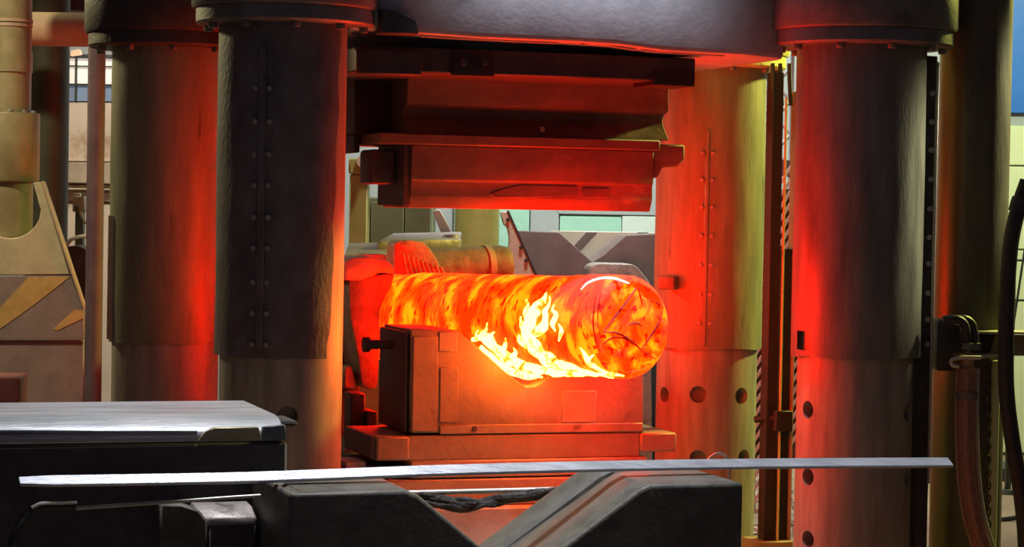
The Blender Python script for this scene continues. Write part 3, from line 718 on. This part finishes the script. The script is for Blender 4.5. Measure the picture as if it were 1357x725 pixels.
cl_ = obj('collar', lathe(hc, [(0, zh(150)), (37 * px1, zh(150)), (38 * px1, zh(153)), (38 * px1, zh(238)), (36 * px1, zh(241)), (0, zh(241))], 48), M['olive'], ht)
for k in range(10):
    a = 2 * math.pi * k / 10 + .2
    obj('bolt', hexhead((hc.x + .155 * math.sin(a), hc.y - .155 * math.cos(a), zh(150)), (0, 0, 1), .022, .018), M['bush'], cl_)
obj('lower_barrel', lathe(hc, [(0, zh(241)), (30 * px1, zh(241)), (30 * px1, zh(312)), (27 * px1, zh(318)), (0, zh(318))], 40), M['olive'], ht)
bs = Fr(60, 400, 15.0, math.radians(4))
st = thing('striped_stand', 'cream stand plate with painted amber light stripes cradling the olive cylinder', 'stand', bs.w(0, 0, 0), math.radians(4))  # its stripes are sunlight painted on the plate
arcp = [(13 + 41 * math.cos(a), 278 + 38 * math.sin(a)) for a in [k * math.pi / 10 for k in range(0, 11)]]
obj('cradle_plate', prismpx(bs, [(44, 242), (54, 241), (93, 364), (-60, 365), (-60, 278)] + list(reversed(arcp)), 0, .07, .006), M['cream'], st)
obj('edge_strip', prismpx(bs, [(54, 240), (57, 240), (113, 410), (110, 412)], -.04, .08, .004), M['tan'], st)
lp = obj('stripe_plate', prismpx(bs, [(-60, 366), (93, 365.5), (111, 412), (111, 450), (-60, 450)], -.008, .07, .005), M['greybrown'], st)
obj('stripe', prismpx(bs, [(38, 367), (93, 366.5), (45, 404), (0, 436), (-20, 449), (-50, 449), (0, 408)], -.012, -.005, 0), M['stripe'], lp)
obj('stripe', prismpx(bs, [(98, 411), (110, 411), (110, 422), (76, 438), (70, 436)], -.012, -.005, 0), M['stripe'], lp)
obj('lower_plate', prismpx(bs, [(-60, 451), (111, 451), (111, 560), (-60, 560)], .02, .3, .006), M['greybrown'], st)
obj('base', box(bs, bs.az(-70, 560)[0], bs.az(106, 560)[0], -.1, .6, 0, bs.az(40, 556)[1], .01), M['dark'], st)
tag(obj('tool_box', boxpx(Fr(10, 515, 14.0, math.radians(4)), -40, 499, 26, 560, 0, .35, .02, 3), M['redbox']), 'low dull red box at the left edge above the slab', 'box')
dp = P(62, 200, 16.6)
gp = thing('hall_pillar', 'dark green round pillar behind the olive cylinder', 'pillar', (dp.x, dp.y, 0))
obj('pillar_shaft', lathe(dp, [(0, 5.6), (28.5 * 16.6 / F, 5.6), (28.5 * 16.6 / F, 0), (0, 0)], 40), M['deepgreen'], gp)
obj('pillar_flange', lathe(dp, [(0, .12), (.26, .12), (.26, 0), (0, 0)], 40), M['deepgreen'], gp)
pp = P(126, 270, 14.8)
mpole = thing('maroon_pole', 'dark maroon vertical pole in front of the cream wall', 'pole', (pp.x, pp.y, 0))
obj('pole_tube', lathe(pp, [(0, 5.4), (11.5 * 14.8 / F, 5.4), (11.5 * 14.8 / F, 0), (0, 0)], 28), M['maroon'], mpole)
obj('pole_foot', lathe(pp, [(0, .05), (.16, .05), (.16, 0), (0, 0)], 28), M['maroon'], mpole)
a, b = P(20, 38, 15.9), P(150, 38, 15.9)
b = Vector((b.x, b.y, a.z))
tpipe = tag(obj('tan_pipe', tube([a - Vector((1.2, 0, 0)), a, b, b + Vector((.6, 0, 0))], 22.5 * 15.9 / F, 32), M['tan']), 'thick tan horizontal pipe across the top left corner', 'pipe')
tag(obj('cross_beam', boxpx(Fr(80, 5, 17.5, 0), 20, -40, 190, 14, 0, .3, .01), M['dark']), 'dark overhead beam above the tan pipe', 'beam')
lt = thing('strip_lamp', 'warm lit strip lamp tucked under the tan pipe', 'lamp', P(50, 64, 17.0))
lf = Fr(50, 62, 17.6, 0)
obj('hanger', tube([lf.at(70, 58, .05), lf.at(70, 8, .05)], .01, 8), M['dark'], lt)
obj('housing', prismpx(lf, [(20, 54), (120, 58), (120, 61), (20, 57)], 0, .1, .002), M['tan'], lt)
obj('tube', prismpx(lf, [(28, 58), (64, 59), (64, 62), (42, 65), (28, 66)], .01, .08, .004), glowmat('warm_tube', (1, .72, .42), .8), lt)
obj('tube', prismpx(lf, [(94, 67), (105, 65), (107, 72), (93, 74)], .01, .08, .004), bpy.data.materials['warm_tube'], lt)
for y, r, lab in ((252, 3.2, 'upper olive handrail pipe crossing the cream wall'), (268, 2.2, 'lower thin olive rail crossing below the other handrail')):
    a, b = P(86, y, 20), P(175, y, 20); b.z = a.z
    tag(obj('handrail', tube([a - Vector((.8, 0, 0)), b], r * 20 / F, 14), M['olive']), lab, 'rail', 'handrails on the left')
vf = Fr(105, 280, 18.5, 0)
vt = thing('valve_block', 'small olive valve block with dark port below the handrails', 'valve', vf.w(vf.az(104, 280)[0], 0, vf.az(104, 292)[1]))
obj('valve_body', boxpx(vf, 96, 260, 112, 281, 0, .12, .008), M['olive'], vt)
obj('port', tube([vf.at(101, 276, .01), vf.at(101, 276, -.03)], .02, 16), M['black'], vt)
obj('valve_stem', boxpx(vf, 98, 256, 106, 262, .03, .09, .004), M['cream'], vt)
obj('bent_lever', tube(smooth_pts([vf.at(106, 281), vf.at(110, 290), vf.at(114, 297)], 4), .015, 8), M['olive'], vt)
vz = vf.az(104, 281)[1]
obj('valve_post', box(vf, vf.az(99, 281)[0], vf.az(110, 281)[0], .02, .1, 0, vz, .004), M['deepgreen'], vt)
wp = [P(88, 326, 15.6), P(94, 318, 15.5), P(104, 314, 15.4), P(116, 313, 15.3)]
tag(obj('bent_cable', tube(smooth_pts(wp, 5), .014, 8), M['rod']), 'thin pale bent cable beside the stand edge strip', 'cable')
mb = Fr(100, 340, 15.9, 0)
mt = thing('motor_housing', 'dark blue-black motor housing behind the stand', 'motor', mb.w(mb.az(98, 400)[0], 0, 0))
q = mb.at(98, 352)
obj('motor_shell', tube([q, q + Vector((0, .28, 0))], .14, 28), M['black'], mt)
obj('motor_stand', box(mb, mb.az(80, 380)[0], mb.az(118, 380)[0], .03, .25, 0, q.z - .1, .01), M['black'], mt)

# ================================================================== RIGHT SIDE
g = thing('guide_rails', 'pair of dark upright guide rails with yellow rod between right columns', 'guide rail', P(1035, 724, 13.9) * 1.0)
gfr = Fr(1035, 300, 13.9)
def gbox(name, x0, x1, d0, d1, ya, yb, m, par=g):
    return obj(name, box(gfr, gfr.az(x0, 400, d0)[0], gfr.az(x1, 400, d0)[0], d0, d1, gfr.az(1035, yb, d0)[1], gfr.az(1035, ya, d0)[1], .004), m, par)
r1 = gbox('rail', 1019, 1033, .0, .10, 96, 728, M['nearblack'])
r2 = gbox('rail', 1038, 1052, .03, .13, 330, 728, M['nearblack'])
gbox('rail_edge', 1052, 1054.5, .0, .1, 120, 728, M['tan'])
a = gfr.at(1036.5, 400, -.02)
obj('yellow_rod', lathe(a, [(0, gfr.az(1036, 130)[1]), (.008, gfr.az(1036, 130)[1]), (.008, .25), (0, .25)], 10), M['yellow'], g)
gbox('tie_clamp', 1032, 1054, -.06, .02, 545, 572, M['nearblack'])
q = gfr.at(1033, 553, -.03); q2 = gfr.at(1001, 556, .1)
obj('tie_rod', tube([q, q2], .022, 12), M['nearblack'], g)
for x in (1024, 1034, 1046):
    obj('hanger_rod', tube([gfr.at(x, 84, .02), gfr.at(x, 100, .02), gfr.at(x + 2, 140, .02)], .013, 8), M['black'], g)
gbox('foot_plate', 1012, 1058, -.06, .2, 718, 740, M['olive'])
obj('base_block', box(gfr, -.14, .14, -.1, .3, 0, gfr.az(1035, 739)[1], .01), M['dark'], g)
# broken yellow cap on the rear right bush
yc = Fr(1008, 60, 14.35, math.radians(5))
obj('chipped_cap', prismpx(yc, [(990, 71), (992, 58), (1003, 52), (1012, 53), (1017, 48), (1026, 52), (1029, 62), (1031, 71)], 0, .18, .012, 2), M['yellow'], xh)['label'] = 'chipped yellow-green cap'
# lattice and slanting slats behind the gap
lf2 = Fr(1020, 200, 19.0, 0)
lt2 = thing('lattice_tower', 'grey steel lattice tower seen between the right columns', 'lattice', lf2.w(0, .05, 0))
zb_, zt2 = 0, lf2.az(1020, 60)[1]
for x in (1008, 1028, 1048): obj('upright', box(lf2, lf2.az(x, 200)[0] - .015, lf2.az(x, 200)[0] + .015, 0, .03, zb_, zt2, .003), M['greywall'], lt2)
for k in range(9):
    y = 90 + k * 22
    s = 1 if k % 2 else -1
    obj('brace', tube([lf2.at(1018 - 10 * s, y, .015), lf2.at(1018 + 10 * s, y + 22, .015)], .013, 8), M['palewall'], lt2)
    obj('brace', tube([lf2.at(1038 - 10 * s, y, .015), lf2.at(1038 + 10 * s, y + 22, .015)], .013, 8), M['palewall'], lt2)
obj('cross_plate', boxpx(lf2, 1004, 212, 1052, 234, -.02, .0, .003), M['maroon'], lt2)
sf2 = Fr(1016, 400, 17.5, 0)
sl2 = thing('slat_screen', 'screen of pale slanting slats behind the rear right column', 'screen', sf2.w(0, .03, 0))
for x in (996, 1066): obj('screen_post', box(sf2, sf2.az(x, 400)[0] - .02, sf2.az(x, 400)[0] + .02, .02, .06, 0, sf2.az(1016, 235)[1], .003), M['dark'], sl2)
obj('screen_back', box(sf2, sf2.az(996, 400)[0], sf2.az(1066, 400)[0], .04, .055, .6, sf2.az(1016, 250)[1], .002), M['brownblock'], sl2)
for k in range(24):
    y = 268 + k * 16
    obj('slat', prismpx(sf2, [(996, y + 30), (1066, y - 78), (1066, y - 70), (996, y + 38)], 0, .02, .002), M['beigeboard'], sl2)
# floor scale debris
db = bmesh.new()
for k in range(260):
    x, y = random.uniform(1.4, 2.6), random.uniform(17.6, 21.5); s = random.uniform(.015, .06); a = random.uniform(0, 3.1)
    q = [Vector((x + s * math.cos(a + i * 1.57) * random.uniform(.6, 1.4), y + s * math.sin(a + i * 1.57), .0)) for i in range(4)]
    h = random.uniform(.006, .03)
    prism([p + Vector((0, 0, h + random.uniform(0, .015))) for p in q], [p - Vector((0, 0, .01)) for p in q], db)
d = obj('scale_debris', db, M['debris']); d['kind'] = 'stuff'; tag(d, 'scattered flakes of pale mill scale on the shop floor', 'debris')
# big right pillar
PY = 13.2
rp_ = P(1288, 300, PY)
rpil = thing('brown_pillar', 'thick olive-brown round pillar at the right, lit on its edge', 'pillar', (rp_.x, rp_.y, 0))
obj('pillar_shaft', lathe(rp_, [(0, 5.6), (47 * PY / F, 5.6), (47 * PY / F, 0), (0, 0)], 56), M['pillar'], rpil)
obj('pillar_flange', lathe(rp_, [(0, .14), (.34, .14), (.34, 0), (0, 0)], 48), M['pillar'], rpil)
# bracket shelf on the pillar
kf = Fr(1330, 455, 12.85, math.radians(4))
kt = thing('shelf_bracket', 'olive angle bracket with bright flanges beside the brown pillar', 'bracket', kf.at(1330, 475))
obj('web', prismpx(kf, [(1312, 470), (1320, 444), (1400, 444), (1400, 470)], .05, .08, .004), M['olive'], kt)
obj('flange', boxpx(kf, 1295, 440, 1400, 443, -.02, .22, .002), M['rod'], kt)
obj('flange', prismpx(kf, [(1262, 473), (1300, 471), (1335, 469), (1335, 472), (1300, 475), (1262, 478)], -.04, .16, .002), M['rod'], kt)
obj('back_plate', boxpx(kf, 1294, 443, 1318, 470, .08, .2, .003), M['black'], kt)
# braided hose with fittings
hf = 12.7
hz = thing('braided_hose', 'reddish braided hydraulic hose hanging beside the brown pillar', 'hose', P(1300, 740, hf))
hp = smooth_pts([P(x, y, hf) for x, y in ((1281, 488), (1279.5, 540), (1280, 590), (1283, 640), (1291, 690), (1304, 730), (1318, 765))], 8)
obj('hose_body', tube(hp, 14.2 * hf / F, 24), M['braid'], hz)
for k in range(-2, 3):
    off = [p + Vector((math.sin(k * .55) * 14.4 * hf / F, -math.cos(k * .55) * 14.4 * hf / F, 0)) for p in hp]
    obj('braid_strand', tube(off, .0045, 6), M['braid'] if k < 2 else M['rod'], hz)
off = [p + Vector((15.2 * hf / F, -.01, 0)) for p in hp]; obj('steel_tail', tube(off, .009, 8), M['rod'], hz)
c = P(1281, 500, hf)
obj('ferrule', lathe(c, [(0, P(1281, 492, hf).z), (.055, P(1281, 492, hf).z), (.055, P(1281, 518, hf).z), (.068, P(1281, 519, hf).z), (.068, P(1281, 527, hf).z), (.06, P(1281, 530, hf).z), (0, P(1281, 530, hf).z)], 28), M['bush'], hz)
obj('coupling', lathe(c, [(0, P(1281, 470, hf).z), (.035, P(1281, 470, hf).z), (.042, P(1281, 492, hf).z), (0, P(1281, 492, hf).z)], 24), M['braid'], hz)
obj('clip', tube(smooth_pts([P(1300, 474, hf - .1), P(1272, 474, hf - .1), P(1261, 478, hf - .1), P(1262, 484, hf - .1), P(1271, 486, hf - .1)], 4), .011, 8), M['rod'], hz)
for k, (dx, r) in enumerate(((0, 5), (10, 5))):
    pp_ = smooth_pts([P(1250 + dx, 424, hf + .05 * k), P(1268 + dx, 423, hf + .05 * k), P(1278 + dx, 430, hf + .05 * k), P(1281 + dx, 445, hf + .05 * k), P(1282 + dx, 468, hf + .05 * k)], 5)
    e = tag(obj('pipe_elbow', tube(pp_, .024, 14), M['black']), ['nearer black bent pipe entering the hose coupling', 'farther black bent pipe above the hose coupling'][k], 'pipe', 'bent pipes above the hose')
    n_ = P(1282 + dx, 459, hf + .05 * k)
    obj('union_nut', lathe(n_, [(0, n_.z + .022), (.036, n_.z + .018), (.036, n_.z - .018), (0, n_.z - .022)], 6), M['bush'], e)
mfl = Fr(1255, 450, 12.78, 0)
mm = thing('manifold_block', 'black hydraulic manifold block behind the bent pipes', 'manifold', mfl.at(1255, 495))
obj('manifold_body', boxpx(mfl, 1243, 424, 1264, 492, 0, .2, .01, 2), M['black'], mm)
obj('manifold_plate', boxpx(mfl, 1262, 430, 1274, 466, .02, .15, .006), M['black'], mm)
# chain hanging
ch = thing('hanging_chain', 'black hanging chain beside the green post', 'chain', P(1310, 720, 12.9))
for k in range(40):
    p = P(1309.5, 480 + k * 8.6, 12.9); s = k % 2
    ring = [p + Vector((.014 * math.cos(t_) * (1 if s else .25), .014 * math.cos(t_) * (.25 if s else 1), .026 * math.sin(t_))) for t_ in [2 * math.pi * i / 10 for i in range(11)]]
    obj('chain_link', tube(ring, .005, 6, cap=False), M['black'], ch)
gpp = P(1317, 600, 13.0)
tag(obj('green_post', lathe(gpp, [(0, zpx(gpp, 478)), (.026, zpx(gpp, 478)), (.026, 0), (0, 0)], 20), M['limewall']), 'thin pale green post right of the hanging chain', 'post')
# thick black hose at the right edge
bh = smooth_pts([P(x, y, 12.6) for x, y in ((1362, 240), (1350, 275), (1340, 320), (1335, 380), (1333, 450), (1334, 520), (1341, 580), (1351, 640), (1358, 700), (1360, 760))], 7)
bt = thing('black_hose', 'thick black rubber hose arching down the right edge', 'hose', P(1358, 740, 13.4))
obj('hose_body', tube(bh, 10.5 * 12.6 / F, 20), M['rubber'], bt)
obj('hose_cuff', tube(bh[5:9], 12.5 * 12.6 / F, 20), M['black'], bt)
# background rack and floor stand on the right
rk = Fr(1345, 400, 21, 0)
rt_ = thing('pipe_rack', 'thin dark pipe rack in front of the pale lime wall', 'rack', rk.w(rk.az(1345, 400)[0], 0, 0))
for x in (1344, 1372): obj('upright', box(rk, rk.az(x, 400)[0] - .012, rk.az(x, 400)[0] + .012, 0, .03, 0, rk.az(1345, 330)[1], .002), M['deepgreen'], rt_)
for y in (345, 398, 470): obj('crossbar', tube([rk.at(1330, y, .01), rk.at(1376, y, .01)], .011, 8), M['deepgreen'], rt_)
obj('diagonal', tube([rk.at(1358, 330, -.02), rk.at(1343, 430, -.02)], .011, 8), M['deepgreen'], rt_)
kb = Fr(1345, 630, 21.6, 0)
tag(obj('floor_kerb', box(kb, kb.az(1300, 620)[0], kb.az(1420, 620)[0], 0, .5, 0, .14, .02), M['rubber']), 'low black kerb on the brown floor at the right', 'kerb')
sd = P(1335, 600, 20.6)
sdt = thing('floor_stand', 'small dark floor stand behind the pale green post', 'stand', (sd.x, sd.y, 0))
obj('stand_post', lathe(sd, [(0, .55), (.02, .55), (.02, .04), (0, .04)], 12), M['deepgreen'], sdt)
obj('stand_base', lathe(sd, [(0, .05), (.07, .04), (.08, 0), (0, 0)], 16), M['deepgreen'], sdt)
lw = P(1340, 686, 18.6); 
tag(obj('floor_cable', tube(smooth_pts([Vector((lw.x - .5, 18.9, .02)), Vector((lw.x - .1, 18.7, .02)), Vector((lw.x + .2, 18.9, .02)), Vector((lw.x + .7, 18.8, .02))], 5), .018, 8), M['rubber']), 'black cable lying on the brown floor', 'cable')

# ================================================================== FOREGROUND
# big steel slab on the left
fs = Fr(375, 575, 8.0)
sb = thing('steel_slab', 'big dark steel slab with a bright machined top at left front', 'slab', fs.w(-.7, .6, 0), TH)
A1 = fs.az(379, 600)[0]; zts = fs.az(375, 567)[1]
zs = lambda y: fs.az(370, y)[1]
prof = [(0, zs(585)), (0, zs(572)), (.02, zs(566)), (.09, zs(556)), (.16, zs(553.5)), (.70, zs(553)), (.74, zs(558)), (.74, zs(585))]
cap = bmesh.new()
prism([fs.w(-2.2, d, z) for d, z in prof], [fs.w(A1 - .005, d, z) for d, z in prof], cap)
obj('machined_top', bevel(cap, .012, 2, 50), M['slab'], sb)
obj('slab_body', box(fs, -2.2, A1 + .004, -.006, .73, 0, zs(585.5), .01), M['slab_side'], sb)
obj('brass_strip', prismpx(fs, [(262, 584), (272, 572), (284, 567), (343, 566), (347, 584)], -.006, .03, .002), M['brass'], sb)
obj('scribed_edge', prismpx(fs, [(-20, 570), (262, 571), (262, 574), (-20, 573)], -.004, .02, .001), M['bar'], sb)
obj('end_patch', prismpx(fs, [(348, 566), (378, 563), (379, 584), (348, 584)], -.006, .02, .002), M['bush'], sb)
obj('corner_nub', boxpx(Fr(390, 560, 8.5), 360, 557, 394, 566, 0, .2, .015, 2), M['dark'], sb)
# V block in front
vv = Fr(383, 650, 7.36)
zv = vv.az(383, 649)[1] - .010
def av(x, y=680, d=0): return vv.az(x, y, d)[0]
vbk = thing('v_block', 'large cast V block at bottom centre with the long bar across', 'V block', vv.w(.75, .3, 0), TH)
zlow = vv.az(690, 762)[1]
out = [(av(383), zv), (av(538, 646), zv), (av(556, 655), zv - .02), (av(690, 762) - .02, zlow), (av(690, 762) + .02, zlow), (av(846, 646), zv - .02), (av(862, 640), zv), (av(985), zv), (av(985), 0), (av(383), 0)]
vo = obj('block_body', prismaz(vv, out, 0, .62, .016, 3), M['vblock'], vbk)
# groove across the V flank and the tops
ga = [(av(846, 646) + .03, zv + .03), (av(690, 762), zlow + .0)]
g0, g1 = Vector(vv.w(av(862, 640) + .0, .36, zv + .012)), Vector(vv.w(av(690, 762), .36, zlow + .008))
carve(vo, [tube([g0 + (g0 - g1) * .1, g1], .026, 8), tube([vv.w(av(393) + 0, -.1, zv + .012), vv.w(av(393), .7, zv + .012)], .02, 8)])
# small block beside it, resting against the slab
sm = Fr(275, 690, 7.72)
smt = thing('small_block', 'small dark block with pale worn top left of the V block', 'block', sm.w(0, .1, 0), TH)
zsm = sm.az(290, 694)[1]
obj('block_body', box(sm, sm.az(276, 700)[0], sm.az(340, 700)[0], 0, .16, 0, zsm, .008), M['slab_side'], smt)
pr = [(0, zsm - .01), (0, zsm + .02), (.08, zsm + .05), (.16, zsm + .055), (.16, zsm - .01)]
bm = prism([sm.w(sm.az(262, 690)[0], d, z) for d, z in pr], [sm.w(sm.az(340, 690)[0], d, z) for d, z in pr]); obj('block_top', bevel(bm, .006), M['greyjaw'], smt)
obj('side_cheek', prismpx(sm, [(212, 668), (240, 668), (264, 676), (275, 690), (275, 760), (212, 760)], -.02, .06, .008), M['vblock'], smt)
# long flat bar
b0, b1 = P(25, 640, 7.30), P(1260, 614.5, 8.42)
dirb = (b1 - b0).normalized(); nb = Vector((-dirb.y, dirb.x, 0)).normalized()
bm = bmesh.new(); rows = []
for i in range(31):
    f = i / 30; c = b0.lerp(b1, f) + Vector((0, 0, .012 * math.sin(math.pi * min(1, max(0, (f - .22) / .78))) + .004 - .003 * math.sin(math.pi * min(1, f / .4))))
    hh = 1 if i else .75; e1 = (nb * .024 + Vector((0, 0, .0135))) * hh; e2 = (-nb * .5 + Vector((0, 0, .87))) * .006
    rows.append([bm.verts.new(c + e1 * p_ + e2 * q_) for p_, q_ in ((-1, -1), (1, -1), (1, 1), (-1, 1))])
for A, B in zip(rows, rows[1:]):
    for k in range(4): bm.faces.new((A[k], A[(k + 1) % 4], B[(k + 1) % 4], B[k]))
bm.faces.new(rows[0]); bm.faces.new(list(reversed(rows[-1]))); bmesh.ops.recalc_face_normals(bm, faces=bm.faces)
tag(obj('flat_bar', bevel(bm, .003), M['bar']), 'long bright flat steel bar lying across the foreground V block', 'steel bar')
# thin rod and bent handle
tag(obj('thin_rod', tube([P(97, 674, 7.35), P(200, 667, 7.42), P(313, 659, 7.5), P(345, 657, 7.53)], .0065, 10), M['rod']), 'thin pale rod leading from the bent black lever to V block', 'rod')
hnd = thing('black_lever', 'bent black rubber-covered lever at the bottom left corner', 'lever', P(20, 735, 7.3))
obj('grip', tube(smooth_pts([P(-10, 770, 7.25), P(12, 730, 7.27), P(26, 700, 7.28), P(40, 678, 7.3), P(55, 671, 7.31), P(75, 671, 7.33), P(100, 670, 7.35)], 5), .017, 14), M['rubber'], hnd)
obj('worn_top', tube(smooth_pts([P(42, 673, 7.285), P(55, 667.5, 7.295), P(75, 667, 7.315), P(102, 666, 7.335)], 5), .006, 8), M['rod'], hnd)
# cables behind the V
cb = thing('cable_bundle', 'tangled black cable bundle sagging behind the V block notch', 'cable bundle', P(650, 690, 9.6))
for k in range(7):
    o1, o2 = random.uniform(-3, 7), random.uniform(-4, 4)
    pts = [P(480, 655 + o1, 9.7), P(560, 659 + o1 + o2, 9.65), P(620, 668 + o1 * .8, 9.6), P(670, 662 + o2, 9.6), P(720, 652 + o1 * .6, 9.6), P(800, 645 + o2, 9.6)]
    sp = smooth_pts(pts, 6); sp = [p + Vector((0, noise.noise(p * 9 + Vector((k, 0, 0))) * .03, noise.noise(p * 8 + Vector((0, k * 3, 0))) * .018)) for p in sp]
    obj('cable', tube(sp, random.uniform(.009, .016), 8), M['cable'], cb)
for x in (500, 806):
    q = P(x, 660, 9.68); fq = Fr(x, 660, 9.6)
    obj('support_post', box(fq, -.03, .03, -.03, .06, 0, P(x, 655, 9.68).z, .004), M['dark'], cb)
a, b = P(470, 655, 9.645), P(815, 647, 9.645)
tag(obj('conduit_pipe', tube([a, b], .012, 12), M['rod']), 'thin straight pale conduit just above the cable bundle', 'pipe')
wl_ = smooth_pts([P(936, 618, 11.8), P(940, 608, 11.8), P(950, 601, 11.8), P(960, 604, 11.8), P(965, 616, 11.8), P(966, 640, 11.8), Vector((P(966, 640, 11.8).x, 11.8, .012))], 6)
tag(obj('wire_loop', tube(wl_, .007, 8), M['bar']), 'small white wire loop sticking up behind the long bar', 'wire')
